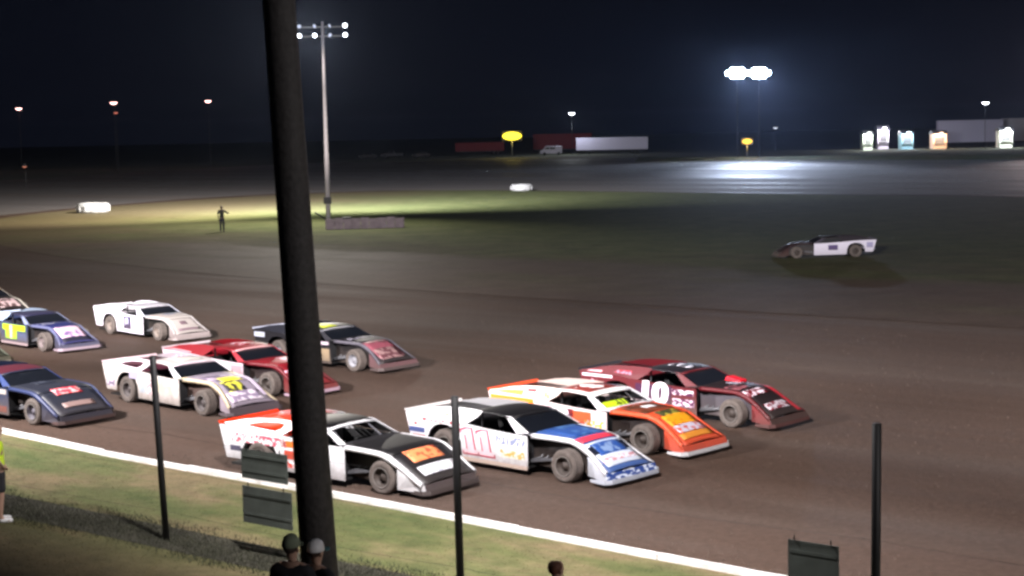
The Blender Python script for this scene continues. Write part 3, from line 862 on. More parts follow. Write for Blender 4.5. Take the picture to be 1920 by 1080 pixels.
    mb.build('windscreen_bar', M_BLACK, root)
    # --- cowl, hood, nose
    mb = MB().grid([[Vector((x, y, z - .0 * abs(y))) for y in (-.9, -.5, 0, .5, .9)] for x, z in ((.30, .80), (.44, .845), (.57, .845))])
    mb.build('cowl', paint(sp.get('cowl', hood), .1), root, solid=.015)
    xs = [.55 + i * (1.545 - .55) / 10 for i in range(11)]
    nx = [1.56 + i * (2.3 - 1.56) / 8 for i in range(9)]
    rows = [[Vector((x, yy * (interp(HW, x) - .075), hz(x, yy * (interp(HW, x) - .075)))) for yy in (-1, -.75, -.5, -.25, 0, .25, .5, .75, 1)] for x in xs]
    ho = MB().grid(rows).build('hood', paint(hood, .2), root, solid=.015)
    rows = [[Vector((x, yy * (interp(HW, x) - .075), hz(x, yy * (interp(HW, x) - .075)) - .006)) for yy in (-1, -.75, -.5, -.25, 0, .25, .5, .75, 1)] for x in nx]
    MB().grid(rows).build('nose_top', paint(sp.get('nose_top', hood), .3), root, solid=.015)
    for k_, (x0, x1, y0, y1, c) in enumerate(sp.get('hood_decals', [])):
        m = c if not isinstance(c, str) else paint(c, .2)
        rows = [[Vector((x, y, hz(x, y) + .008 + .002 * k_)) for y in [y0 + (y1 - y0) * q / 6 for q in range(7)]] for x in [x0 + (x1 - x0) * q / 6 for q in range(7)]]
        MB().grid(rows).build('decal', m, ho, solid=.004)
    for s in (-1, 1):
        w1, w2_ = interp(HW, 1.72) + .005, interp(HW, 2.0) + .005
        pts = [(1.74, w1 * s, .14), (1.74, w1 * s, hz(1.74, w1) - .03), (2.0, w2_ * s, hz(2.0, w2_) - .03), (2.3, .825 * s, .25), (2.36, .84 * s, .11)]
        MB().prism(pts, (0, -s * .02, 0)).build('nose_side', paint(nose, .5), root)
    nf = sp.get('nose_front', nose)
    MB().prism([(2.305, -.82, .26), (2.365, -.84, .11), (2.365, .84, .11), (2.305, .82, .26)], (-.02, 0, 0)).build('nose_front', paint(nf, .5) if isinstance(nf, str) else nf, root)
    lipx = [(1.95, -.86), (2.33, -.93), (2.42, -.78), (2.44, 0), (2.42, .78), (2.33, .93), (1.95, .86)]
    mb = MB().prism([(x, y, .085) for x, y in lipx], (0, 0, .022))
    mb.grid([[Vector((x, y, .10)) for x, y in lipx], [Vector((x - .012, y * .992, .165 - .03 * (abs(x - 1.95) < .01))) for x, y in lipx], [Vector((x - .026, y * .98, .10)) for x, y in lipx]], False)
    mb.build('front_lip', paint(sp.get('lip', nose), .45), root)
    # --- tail
    rows = [[Vector((x, y, z)) for y in (-.93, -.5, 0, .5, .93)] for x, z in ((-2.34, .97), (-1.6, .95), (-.82, .86))]
    MB().grid(rows).build('rear_deck', paint(sp.get('deck', side), .1), root, solid=.015)
    MB().prism([(-2.2, -.93, .3), (-2.33, -.93, .96), (-2.33, .93, .96), (-2.2, .93, .3)], (.02, 0, 0)).build('tail_panel', paint(sp.get('tail', '111114'), .6), root)
    MB().prism([(-2.345, -.94, .99), (-2.345, .94, .99), (-2.39, .94, 1.055), (-2.39, -.94, 1.055)], (-.012, 0, .004)).build('spoiler', paint(sp.get('spoiler', side), .1), root)
    mb = MB().tube([(-2.2, -.8, .35), (-2.42, -.75, .4), (-2.42, .75, .4), (-2.2, .8, .35)], .025, 8).tube([(-2.2, -.6, .55), (-2.40, -.55, .6), (-2.40, .55, .6), (-2.2, .6, .55)], .02, 8)
    mb.build('rear_bumper', M_TUBE, root)
    if sp.get('sill'):
        for s in (-1, 1): MB().box(-.95, .57, min(s * .955, s * .975), max(s * .955, s * .975), .12, .19).build('side_skirt', paint(sp['sill'], .35), root)
    if sp.get('scoop'):
        MB().prism([(.5, .72, .83), (.9, .68, .81), (.9, .68, .9), (.55, .72, .98)], (0, -.3, 0)).build('hood_scoop', paint(sp['scoop'], .1), root, bevel=.01)
    if sp.get('dash'):
        MB().prism([(.30, -.5, .80), (.30, .3, .80), (.16, .3, .93), (.16, -.5, .93)], (.02, 0, .01)).build('dashboard', paint(sp['dash'], 0), root)
    low_slung(root)
    if 'scale' in sp: root.scale = (sp['scale'],) * 3
    return root
def low_slung(root):
    """drop the greenhouse and pull the nose in to the proportions of these cars"""
    seen = set()
    def walk(o):
        for ch in o.children:
            if ch.name.split('.')[0] == 'wheel': continue
            if ch.type == 'MESH' and ch.data.name not in seen:
                seen.add(ch.data.name)
                n = len(ch.data.vertices); a = np.empty(n * 3, dtype=np.float32); ch.data.vertices.foreach_get('co', a); a = a.reshape(-1, 3)
                a[:, 2] = np.where(a[:, 2] > .70, .70 + (a[:, 2] - .70) * .68, a[:, 2])
                a[:, 0] = np.where(a[:, 0] > 1.3, 1.3 + (a[:, 0] - 1.3) * .88, a[:, 0])
                a[:, 0] *= CAR_L; a[:, 1] *= CAR_W
                ch.data.vertices.foreach_set('co', a.ravel()); ch.data.update()
            walk(ch)
    walk(root)
def place(px, py, deg, front=True):
    """position so that the near front (or rear) tyre stands at a pixel"""
    p = G(px, py); a = -math.atan(DEEP * math.tan(R(deg)))
    off = Matrix.Rotation(a, 3, 'Z') @ Vector((1.35 * CAR_L if front else -1.4 * CAR_L, -.80 * CAR_W - .07, 0))
    return p - off, a
def box2(x0, x1, z0, z1, sl=0.0): return [(x0, z0), (x1, z0), (x1 + sl, z1), (x0 + sl, z1)]
W, RO, OR, RED, DRED, BLK, NAVY, BLU, YEL = 'e9e9ee', 'ff3c14', 'f08a28', 'c8202c', '540e18', '0c0c10', '1c2648', '375a98', 'e6dc3c'

cars = [
 # nearest, half hidden by post and curb
 ((719, 927), 26.6, True, 'white race car with orange tail and black hood, closest to the white curb',
  dict(wide=1, open_screen=1, side=W, sail=W, sail_window=1, roof=BLK, visor='d8d8dc', hood='131316', rail=W, nose='d8d8dc', nose_top='1a1a1e', nose_front='2c262e', lip='221c24', trim=W, deck=RO, spoiler=RO, cowl='242428', pillar_base=.44,
       number=('21', 'd8342c', W, .44, .02, .50, 0),
       decals=[(box2(-2.05, -.75, .60, .80), print_mat(W, 'c45468', .5, 13, 16)), (box2(-2.1, -1.85, .42, .52), '4a4a66'), (box2(-.9, -.3, .62, .76), 'e8742a'), (box2(-.8, -.28, .40, .56), 'c8442c'), (box2(-.75, -.28, .24, .35), print_mat('c04030', W, .5, 16, 16)),
               ],
       hood_decals=[(1.55, 1.85, -.52, .48, print_mat('f0905c', 'c85038', .56, 9, 9)), (1.96, 2.16, -.6, .55, print_mat('d8d8de', '8c8ca0', .6, 12, 12))], cage='55555c', lip_=W)),
 ((1060, 905), 31.5, True, 'white race car with blue hood, black roof and number 11 on its door',
  dict(side=W, sail=W, roof='0e0f14', visor='0e0f14', hood=BLU, rail=W, nose='d4dae6', nose_front=print_mat('2c4484', 'c8d0e0', .5, 6, 14), lip='c8d0e0', trim=W, spoiler='e8e2e2', deck='16161a', bay=BLK, cowl='1a2030', pillar_base=.30, sill='b8a498',
       slab11=(-.62, .27, .74, 'f6ccd6', 'b02c50'),
       decals=[(box2(-2.28, -1.85, .66, .76), print_mat('b8403a', W, .5, 15, 12)), (box2(-1.95, -1.0, .80, .88), print_mat('b04048', W, .52, 14, 14)), (box2(-2.27, -1.88, .52, .62), '3c4e86'), (box2(-2.2, -1.86, .40, .48), 'a84848'),
               (box2(-.15, .52, .54, .70), print_mat('8890b0', W, .5, 16, 12)), (box2(-.05, .5, .30, .44), print_mat('b49a50', 'cfc8c0', .5, 12, 14))],
       sail_decals=[([(-1.9, 1.03), (-1.3, 1.02), (-1.35, 1.14), (-1.75, 1.08)], print_mat('c88848', W, .5, 10, 16))],
       hood_decals=[(1.38, 1.56, -.62, .58, 'e03c50'), (1.62, 2.2, -.6, .6, 'cfd8e8'), (1.66, 1.95, -.5, .45, print_mat('2c5096', '7c94bc', .55, 6, 6)), (1.70, 1.90, -.62, -.45, '10182c'), (1.70, 1.90, .42, .56, '10182c'), (2.02, 2.12, -.6, .6, print_mat('c08890', 'd8d8e4', .5, 14, 14)), (.6, 1.30, -.5, .6, print_mat('2c4e90', '4a72a8', .58, 3, 3))])),
 ((1206, 853), 31.5, True, 'orange and white race car with number 69 on door and brown roof',
  dict(open_screen=1, side='ecdada', sail='ecd8d0', roof='e4dcdc', visor=W, hood='d04a28', rail='ec5a34', nose='e04a28', lip='ececf0', trim=W, spoiler='e8502c', deck='3a1c18', bay='120a0c', dash='c8e628', cowl='e0e0e6', pillar_base=.34,
       number=('69', 'fff0f4', None, .46, -.58, .55, 0), roof_text=('69', 'f0dada', .46, -.05),
       decals=[(box2(-.98, -.22, .36, .75), '5c1438'), (box2(-2.3, -1.2, .72, .9), OR), (box2(-2.25, -1.88, .40, .7), 'e8742c'), (box2(-.3, .2, .36, .72), 'f05a30'), (box2(-.1, .5, .18, .38), 'f0481c'), (box2(.05, .5, .42, .55), print_mat('e8b838', W, .5, 14, 14))],
       roof_decals=[(-.76, -.06, -.60, .7, '742a24')],
       sail_decals=[([(-2.3, 1.0), (-1.5, .97), (-1.5, 1.12), (-1.9, 1.08)], OR), ([(-1.42, 1.1), (-1.2, 1.1), (-1.2, 1.19), (-1.42, 1.17)], 'd01828'), ([(-1.1, .98), (-.82, .96), (-.8, 1.12), (-1.1, 1.15)], print_mat('b07840', 'f0d8c0', .5, 14, 14))],
       hood_decals=[(.62, 1.25, -.62, .5, print_mat('84402c', '5c3424', .5, 4, 4)), (.82, .98, -.12, .3, W), (1.3, 1.65, -.4, .35, print_mat('3c4028', 'b8a840', .56, 8, 8)), (1.55, 1.85, -.5, .45, print_mat('f0a020', 'c87020', .6, 8, 8)), (1.86, 2.05, -.5, .5, print_mat('c8c0d0', 'c05848', .55, 10, 10)), (2.07, 2.2, -.6, .55, 'd88a30')])),
 ((1372, 802), 30.5, True, 'dark red race car with white number 10 on its door, leading the field',
  dict(side=DRED, sail='520e18', roof='14121a', visor='4c1018', hood='1a1216', rail=DRED, nose='78101e', nose_front='300c12', lip='4c0e18', trim='520e18', spoiler='26262c', deck='520e18', bay='46424a', scoop='c01428', cowl='1c1418', rim='0c0e14', pillar_base=.30,
       number=('10', 'fff4ff', None, .74, -.50, .56, .08),
       decals=[(box2(-.95, -.06, .3, .77, .04), '3c1438'), (box2(-2.28, -1.5, .84, .93), 'd8c8d4'), (box2(-2.2, -1.9, .5, .75), print_mat('c890a0', DRED, .5, 12, 12)), (box2(-.02, .5, .58, .70), print_mat('e0d0d8', '4c1c40', .48, 13, 18)), (box2(.0, .52, .34, .5), print_mat('d8c0d0', '4c1c40', .5, 13, 18))],
       sail_decals=[([(-1.5, 1.03), (-1.05, 1.0), (-1.05, 1.13), (-1.4, 1.12)], print_mat('8c6c80', '8c1a2a', .5, 12, 12)), ([(-2.2, 1.0), (-1.8, 1.0), (-1.8, 1.06), (-2.1, 1.04)], 'e0a0a8')],
       roof_decals=[(-.62, -.1, -.1, .28, print_mat('d8d4e0', '16141a', .46, 8, 8))],
       hood_decals=[(.75, 1.0, .0, .45, print_mat('a8a8b8', '1a1216', .5, 9, 9)), (1.0, 1.35, -.55, .1, print_mat('8c5058', '201418', .5, 9, 9)), (1.45, 1.68, -.6, .3, print_mat('e8d8e4', '641420', .48, 9, 9)), (1.95, 2.14, -.5, .5, print_mat('b8b0b8', '6c1424', .5, 11, 11)), (1.4, 2.28, .5, .66, 'a01828')])),
 ((665, 697), 30, True, 'black race car with yellow roof panel, partly behind the thick post',
  dict(side='18181e', sail='1a1c26', roof='202020', visor='8c8c94', hood='1c1a20', rail='55525c', nose='6c4850', lip='4c4044', trim='202028', spoiler='b8bcd0', deck='0e0e14', bay=BLK, rim='a8acb8', cowl='141418',
       decals=[(box2(-.25, .5, .66, .76), 'c8b8c4'), (box2(-.3, .52, .22, .55), 'a08c70'), (box2(-.5, -.2, .5, .7), 'd8d0b0'), (box2(-2.3, -1.9, .7, .9), 'b8bccc')],
       roof_decals=[(-.78, -.02, -.5, .12, 'b8c428')],
       hood_decals=[(.7, .95, -.5, .4, print_mat('8c8894', '1c1a20', .5, 9, 9)), (1.4, 2.15, -.6, .5, print_mat('804450', '4c2c32', .6, 4, 4)), (1.8, 2.2, -.55, .4, print_mat('947474', '5c383e', .5, 7, 7))])),
 ((503, 744), 30, True, 'red race car with pink and white sides, its nose hidden by the thick post',
  dict(side='d8c4d0', sail='80121e', roof='740f1a', visor='e0a8ac', hood='78101c', rail='68111e', nose='78101c', lip='c8a8bc', trim='981428', spoiler='d0c0c8', deck='981828', bay='1c1014',
       number=('94', 'fff0f4', None, .46, -.3, .56, 0),
       decals=[(box2(-2.2, -.8, .76, .86), print_mat('e8d8e4', 'b098ac', .5, 10, 12)), (box2(-1.0, .1, .24, .4), print_mat('a880a0', 'd8c4d0', .5, 10, 12)), (box2(.15, .54, .3, .7), 'a89098')],
       sail_decals=[([(-2.25, 1.0), (-1.3, .955), (-1.3, 1.0), (-2.0, 1.05)], 'd09098')],
       roof_decals=[(-.7, -.2, -.15, .35, print_mat('e0c4d0', '8c1020', .47, 8, 8))],
       hood_decals=[(.75, 1.2, .1, .6, print_mat('d8c0cc', '981424', .5, 6, 6)), (1.7, 2.2, -.6, .3, print_mat('c8a4b8', '7c1424', .5, 7, 7))])),
 ((382, 780), 32.5, True, 'white and gold race car with yellow graphic on a purple-grey nose',
  dict(side='d8d0cc', sail='e8dce6', sail_window=1, roof='b8b2b0', visor='e8d4e0', hood='8c8290', rail='c8b89c', nose='a89aa8', nose_front='4c4250', lip='4c4250', trim='ececf4', spoiler='e8ccd4', deck='5c2c3c', bay='4c3c38', rim='3c3c44', cowl='b8ac90', mud=.8,
       decals=[(box2(-2.28, -1.5, .80, .90), 'e8e4dc'), (box2(-2.22, -1.88, .62, .72), 'd0ccb4'), (box2(-2.2, -1.88, .36, .52), print_mat('c8bccc', '74687c', .5, 8, 14)), (box2(-1.3, -.95, .62, .84), 'a8a0b8'), (box2(-.9, -.7, .32, .8), 'b4c0cc'), (box2(-.62, -.4, .3, .66), print_mat('e8d0d0', 'a08890', .5, 9, 9)), (box2(-.3, .3, .4, .68), print_mat('d8d8b8', 'b8b0a0', .5, 8, 12))],
       roof_decals=[(-.75, -.05, -.3, .5, print_mat('c0bab4', '98929a', .55, 3, 8))],
       hood_decals=[(.9, 1.4, -.55, .5, print_mat('6c6274', 'b0a0b4', .55, 4, 4)), (1.2, 1.5, -.3, .35, 'e8dc3c'), (1.5, 1.95, -.45, .15, print_mat('c8c448', '2c2834', .5, 5, 5)), (1.0, 2.1, .5, .64, 'd0c0d8'), (1.9, 2.2, -.6, .5, print_mat('d8ccd8', '887a90', .5, 7, 7))])),
 ((298, 640), 34, True, 'plain white race car with a dark number 8 box on its door',
  dict(scale=.93, side='f0ecf8', sail='f0ecf8', roof='a8a4ac', visor='c4c0c8', hood='a8a09c', rail='b8b0b0', nose='b0a4a4', lip='b0a4a4', trim='e4e4f4', spoiler='d8d0d8', deck='d8d0d8', bay='0c1010', rim='8c8078', cowl='8c98a8', mud=.4, pillar_base=.2,
       number=('8', 'b8b4d0', None, .34, -.35, .50, 0),
       decals=[(box2(-.55, -.12, .28, .72), '3c3458'), (box2(.2, .5, .66, .72), '7c7c90'), (box2(-2.2, -1.95, .84, .92), '8c8494')],
       hood_decals=[(.7, .9, -.1, .4, '6c7890'), (1.75, 1.92, -.2, .1, '6c5860'), (2.1, 2.2, -.5, .5, '7c6870')])),
 ((82, 660), 33, True, 'blue race car with bright yellow-green number 1 door panel',
  dict(scale=.96, side='3a445c', sail='98a8bc', roof='2a2a40', visor='20203a', hood='1e2558', rail='5c6080', nose='3c4464', lip='b8a4b4', trim='78809c', spoiler='a8b4c8', deck='28304c', bay='080a10', rim='786c70', sill='a89498', cowl='181c2c',
       number=('1', 'f4ffc0', None, .50, -.36, .50, 0),
       decals=[(box2(-.85, .45, .56, .76), 'b4dc28'), (box2(-.7, -.05, .28, .56), 'a8d830'), (box2(.0, .5, .26, .5), '4c5878')],
       hood_decals=[(.65, .95, -.65, .2, print_mat('70707e', '1e2558', .5, 7, 7)), (1.5, 2.05, -.55, .5, print_mat('c0a4b8', '6c5880', .55, 4, 6)), (2.06, 2.22, -.6, .6, '181c30')])),
 ((-26, 605), 33, True, 'black race car with gold trim peeking in behind the yellow-green number 1 car',
  dict(side='2c2824', sail='1c1a1c', roof='a8a4a0', visor='8c6c28', hood='181418', rail='c8c0b4', nose='b08828', lip='a08030', trim='a0988c', spoiler='141414', deck='141414', hood_decals=[(1.2, 1.9, -.5, .5, print_mat('c0a8a8', '4c3838', .5, 5, 5))])),
 ((64, 797), 28.0, True, 'dark navy race car with red lettering on its nose beside the curb',
  dict(wide=1, side='2e364e', sail='1a2440', roof='4c1a28', visor='20283c', hood='202430', rail='22305a', nose='222c46', lip='44282c', trim='24386c', spoiler='202838', deck='181c28', bay='101014', rim='55586c', cowl='14161c', mud=.9, pillar_base=.34,
       number=('5', 'c8ccd8', None, .4, -.6, .5, 0),
       decals=[(box2(-.2, .5, .62, .74), 'b0a8a4'), (box2(-.3, .5, .2, .34), '7c3428')],
       sail_decals=[],
       hood_decals=[(1.45, 1.72, -.42, .42, print_mat('d83848', 'f0b0b0', .54, 9, 9)), (1.98, 2.12, -.5, .5, '8c7470'), (.6, .9, -.3, .4, print_mat('404450', '202430', .5, 4, 4))])),
 ((-98, 690), 30, True, 'dark green race car just poking its nose in at the left edge',
  dict(side='1c2418', sail='1c2418', roof='14180f', hood='20281c', rail='586050', nose='2c3424', lip='787868', trim='2c3428', spoiler='181c14', deck='141814', hood_decals=[(1.6, 2.0, -.4, .4, print_mat('a8a890', '283020', .5, 6, 6))])),
]
for (px, py), deg, fr, lab, sp in cars:
    p, a = place(px, py, deg, fr)
    race_car(p, a, lab, sp)
# parked in the infield, facing the other way
p = G(1610, 482); a = R(180 + 3)
off = Matrix.Rotation(a, 3, 'Z') @ Vector((-1.4 * CAR_L, .80 * CAR_W + .07, 0))
race_car(p - off, a, 'white-sided race car with dark red nose parked on the dark infield',
         dict(scale=.92, side='d8d4e4', sail='2c282e', roof='1c1014', hood='1c0a10', rail='240c12', nose='300c14', lip='140a0c', spoiler='5c5868', deck='30141a', trim_='', bay='101014', mud=.3, trim='44404c',
              decals=[(box2(-.55, -.1, .4, .66), '4c3c70'), (box2(-2.2, -1.9, .5, .8), '9c98bc')]), group=None)

# ------------------------------------------------------------------ infield bits
def big_tyre(px, py, rad, hgt, label):
    p = G(px, py)
    root = empty('tractor_tyre', (p.x, p.y, 0)); tag(root, label, 'tyre', 'white painted tractor tyres marking the inside of the track')
    mb = MB().lathe([(rad * .55, .03), (rad * .5, hgt * .12), (rad * .5, hgt * .88), (rad * .56, hgt), (rad * .8, hgt * 1.0), (rad * .95, hgt * .93), (rad, hgt * .75), (rad, hgt * .25), (rad * .95, hgt * .07), (rad * .8, 0), (rad * .55, .03)], 40, 'Z')
    mb.build('carcass', M_TYREWHITE, root)
    for i in range(26):
        an = 2 * math.pi * i / 26
        m = Matrix.Rotation(an, 4, 'Z')
        MB().box(rad - .01, rad + .05, -.05, .05, hgt * .2, hgt * .8, m @ Matrix.Rotation(R(20), 4, 'X') if i % 2 else m @ Matrix.Rotation(R(-20), 4, 'X')).build('tread_lug', M_TYREWHITE, root)
big_tyre(175, 399, 1.38, .85, 'white painted tractor tyre lying at the left bend of the infield')
big_tyre(978, 358, 1.10, .72, 'white painted tractor tyre lying at the far infield edge, mid picture')

# low mauve board barrier at the foot of the mast
pa, pb = G(612, 431), G(757, 427)
root = empty('board_barrier', (pa.x, pa.y, 0)); tag(root, 'low mauve-grey plank barrier on the grass beside the slim light mast', 'barrier')
ln = (pb - pa).length; ang = math.atan2(pb.y - pa.y, pb.x - pa.x)
M_MAUVE = plain('weathered_board', (0.17, 0.135, 0.15), .8, 0, .25, 3.0)
nb = 9
for i in range(nb):
    o = MB().box(ln * i / nb + .015, ln * (i + 1) / nb - .015, -.03 + .01 * (i % 2), .03 + .01 * (i % 2), .0, .72 + .05 * math.sin(i * 2.1)).build('plank', M_MAUVE, root); o.rotation_euler = (0, 0, ang)
mb = MB().box(0, ln, .045, .10, .15, .25).box(0, ln, .045, .10, .5, .6)
for i in range(4): mb.box(ln * i / 3 - .05, ln * i / 3 + .05, .1, .7, 0, .08).box(ln * i / 3 - .05, ln * i / 3 + .05, .1, .18, 0, .7)
o = mb.build('brace', M_MAUVE, root); o.rotation_euler = (0, 0, ang)
pq = G(638, 424)
root = empty('push_mower', (pq.x, pq.y - .2, 0), R(20)); tag(root, 'dark low machine lying in front of the mast foot', 'machine')
MB().box(-.9, .9, -.35, .35, .22, .42).box(.2, .8, -.28, .28, .42, .62).build('deck', M_BLACK, root, bevel=.04)
MB().tube([(-.8, -.3, .4), (-1.7, -.3, 1.0), (-1.7, .3, 1.0), (-.8, .3, .4)], .03, 8).build('handle', M_BLACK, root)
for x in (-.6, .6):
    for y in (-.4, .4):
        MB().lathe([(.02, -.06), (.17, -.06), (.18, 0), (.17, .06), (.02, .06)], 14, 'Y', Matrix.Translation((x, y, .18))).build('wheel', M_TYRE, root)
bx = empty('switch_box', (LB.x, LB.y - .27, 1.45)); tag(bx, 'small black switch box fixed on the slim mast above the grass', 'electric box')
MB().box(-.28, .28, -.14, .1, -.25, .25).build('cabinet', M_BLACK, bx, bevel=.02)
MB().box(-.24, .24, -.16, -.141, -.21, .21).build('door', M_BLACK, bx)

# ------------------------------------------------------------------ far vehicles and stalls
def far_wheels(root, xs, y, r, wdt=.24):
    for x in xs:
        for s in (-1, 1):
            me = TYRE.get(('far', r))
            if me is None:
                me = MB().lathe([(.03, -wdt / 2), (r * .6, -wdt / 2), (r * .95, -wdt / 2), (r, -wdt / 4), (r, wdt / 4), (r * .95, wdt / 2), (.03, wdt / 2)], 16).mesh('wheel'); me.materials.append(M_BLACK); TYRE[('far', r)] = me
            o = link(bpy.data.objects.new('wheel', me), root); o.location = (x, s * y, r)
def far_vehicle(kind, pos, rz, c, label, group=None):
    """x forward"""
    names = {'car': ('parked_car', 'car'), 'pickup': ('pickup_truck', 'pickup'), 'van': ('parked_van', 'van')}[kind]
    root = empty(names[0], (pos.x, pos.y, 0), rz); tag(root, label, names[1], group)
    if kind == 'car':
        body = [(-2.2, .3), (-2.25, .75), (-2.1, .92), (-1.5, .95), (-.9, 1.4), (.2, 1.42), (.95, .95), (2.0, .82), (2.2, .6), (2.2, .3)]
        win = [([(-1.35, .97), (-.85, 1.33), (-.35, 1.35), (-.35, .97)]), ([(-.28, .97), (-.28, 1.35), (.15, 1.35), (.78, .97)])]; w2 = .86
    elif kind == 'pickup':
        body = [(-2.8, .45), (-2.8, 1.15), (-.7, 1.15), (-.6, 1.85), (.6, 1.88), (1.2, 1.25), (2.6, 1.12), (2.75, .9), (2.75, .45)]
        win = [([(-.5, 1.22), (-.45, 1.75), (.02, 1.77), (.02, 1.22)]), ([(.1, 1.22), (.1, 1.77), (.52, 1.77), (1.0, 1.22)])]; w2 = .95
    else:
        body = [(-2.6, .4), (-2.6, 2.2), (1.4, 2.25), (2.1, 1.35), (2.7, 1.1), (2.75, .4)]
        win = [([(.5, 1.35), (.5, 2.0), (1.3, 2.0), (1.75, 1.35)]), ([(-.9, 1.35), (-.9, 2.0), (.4, 2.0), (.4, 1.35)])]; w2 = .98
    MB().prism([(x, -w2, z) for x, z in body], (0, 2 * w2, 0)).build('body', paint(c, .4), root, bevel=.06)
    for wpoly in win:
        for s in (-1, 1):
            MB().prism([(x, s * (w2 + .012), z) for x, z in wpoly], (0, -s * .01, 0)).build('window', M_GLASS, root)
    xf = max(p[0] for p in body)
    for s in (-1, 1):
        MB().box(xf - .02, xf + .02, s * .6 - .14, s * .6 + .14, .62, .78).build('headlight', M_WHITE, root)
    r = .34 if kind == 'car' else .4
    far_wheels(root, (-1.4, 1.4) if kind == 'car' else (-1.75, 1.7), w2 - .1, r)
    return root
def box_trailer(pos, rz, L, H, c, label, group=None, floor=.9, stripe=None):
    skin_m = c if not isinstance(c, str) else paint(c, .15)
    root = empty('box_trailer', (pos.x, pos.y, 0), rz); tag(root, label, 'trailer', group)
    MB().box(-L / 2, L / 2, -1.25, 1.25, floor, H).build('body', skin_m, root, bevel=.05)
    n = int(L / 1.6); mb = MB()
    for i in range(1, n):
        x = -L / 2 + L * i / n
        mb.box(x - .03, x + .03, -1.275, -1.252, floor + .1, H - .1)
    mb.build('seam', skin_m, root)
    MB().box(-L / 2 + .1, L / 2 - .1, -1.28, -1.252, floor + .02, floor + .09).box(-L / 2 + .1, L / 2 - .1, -1.28, -1.252, H - .1, H - .02).build('edge_trim', M_GALV, root)
    MB().box(-L / 2 + 1.5, -L / 2 + 2.5, -1.275, -1.251, floor + .1, floor + 2.1).build('door', skin_m, root)
    mb = MB()
    mb.box(L / 2 - 3.2, L / 2 - 3.05, -.9, -.75, 0, floor).box(L / 2 - 3.2, L / 2 - 3.05, .75, .9, 0, floor)
    mb.build('landing_leg', M_BLACK, root)
    MB().box(-L / 2 + .3, L / 2 - .3, -.5, .5, floor - .25, floor - .001).build('chassis', M_BLACK, root)
    far_wheels(root, (-L * .28, -L * .28 - 1.15), 1.05, .48, .3)
    return root
DEP = 262
q = AT(1148, 288, DEP)
box_trailer(q, R(176), 17.5, 4.0, 'b8b4cc', 'long white box trailer parked behind a white pickup across the track', floor=1.0)
q = AT(1034, 289, DEP - 2)
far_vehicle('van', q, R(180), 'c0bcd0', 'white van in front of the long white box trailer')
q = AT(900, 284, 285)
box_trailer(q, R(178), 13.0, 3.2, plain('dark_red_metal', (.13, .006, .012), .75), 'dark red race trailer left of the yellow caution light', 'dark red race trailers across the track')
q = AT(1055, 284, 292)
box_trailer(q, R(178), 16.0, 5.0, plain('dark_red_metal', (.13, .006, .012), .75), 'dark red race trailer rising behind the white van and trailer', 'dark red race trailers across the track')
for px, c, k, lab in ((690, '24262c', 'car', 'dark parked car furthest left across the far straight'), (735, '2a2a34', 'pickup', 'dark parked pickup between two dark cars across the far straight'), (790, '2c2428', 'car', 'dark parked car with a glint of light on its roof')):
    far_vehicle(k, AT(px, 286, 265), R(172), c, lab)

def stall(px, py, depth, wid, hgt, c, lampc, power, label, lens):
    p = AT(px, py, depth); p.z = 0
    root = empty('food_stall', (p.x, p.y, 0), R(4)); tag(root, label, 'stall', 'lit stalls and trailers in the far pits')
    w2 = wid / 2
    MB().box(-w2, w2, -.1, 2.4, .0, hgt * .82).build('wall', paint(c, .05), root)
    MB().prism([(-w2 - .25, -.9, hgt * .80), (-w2 - .25, .9, hgt), (-w2 - .25, 2.7, hgt * .80)], (wid + .5, 0, 0)).build('roof', paint('4a4a55', .05), root)
    MB().box(-w2 * .7, w2 * .7, -.14, -.101, hgt * .34, hgt * .68).build('hatch', plain('hatch_dark', (.05, .05, .055), .6), root)
    MB().box(-w2 * .75, w2 * .75, -.5, -.101, hgt * .30, hgt * .335).build('counter', M_GALV, root)
    lo = MB().lathe([(.02, .2), (.25, .15), (.42, 0)], 12, 'Z', Matrix.Translation((0, -1.25, hgt * .9))).tube([(0, -.5, hgt * .97), (0, -1.25, hgt * 1.0), (0, -1.25, hgt * .93)], .04, 6).build('lamp', M_GALV, root)
    MB().lathe([(.001, -.42), (.3, -.34), (.5, -.08), (.40, 0)], 12, 'Z', Matrix.Translation((0, -1.25, hgt * .9))).build('bulb', lens, lo)
    ld = bpy.data.lights.new('stall_light', 'POINT'); ld.energy = power; ld.color = lampc; ld.shadow_soft_size = .3
    o = link(bpy.data.objects.new('stall_light', ld), root); o.location = (0, -1.6, hgt * .9 - .6)
stall(1627, 268, 245, 2.1, 4.6, 'd8e0d4', (.95, 1, .92), 2600, 'pale greenish-white stall at the left end of the lit row', glow('stall_white', (.95, 1.0, .95), 4))
stall(1656, 264, 252, 2.5, 5.6, 'd8d0e4', (1, .95, 1), 3400, 'white stall with the brightest lamp, second from the left of the lit row', glow('stall_bright', (1.0, .96, 1.0), 14))
stall(1701, 269, 245, 2.7, 4.4, '8cb0c0', (.75, .9, 1), 2000, 'blue-lit stall in the middle of the lit row', glow('stall_blue', (.8, .92, 1.0), 11))
stall(1762, 270, 245, 3.1, 4.2, 'e0b89c', (1, .72, .5), 2000, 'orange-lit stall beside the long pale trailer', glow('stall_orange', (1.0, .72, .5), 2.5))
stall(1886, 268, 240, 2.9, 4.8, 'e8ece8', (.95, 1, .95), 3800, 'white stall with glaring lamp near the right edge', glow('stall_glare', (.97, 1.0, .96), 16))
box_trailer(AT(1818, 270, 258), R(180), 15.5, 6.4, 'b0acc4', 'tall pale lavender trailer behind the lit stalls', 'pale trailers behind the lit stalls', floor=1.1)
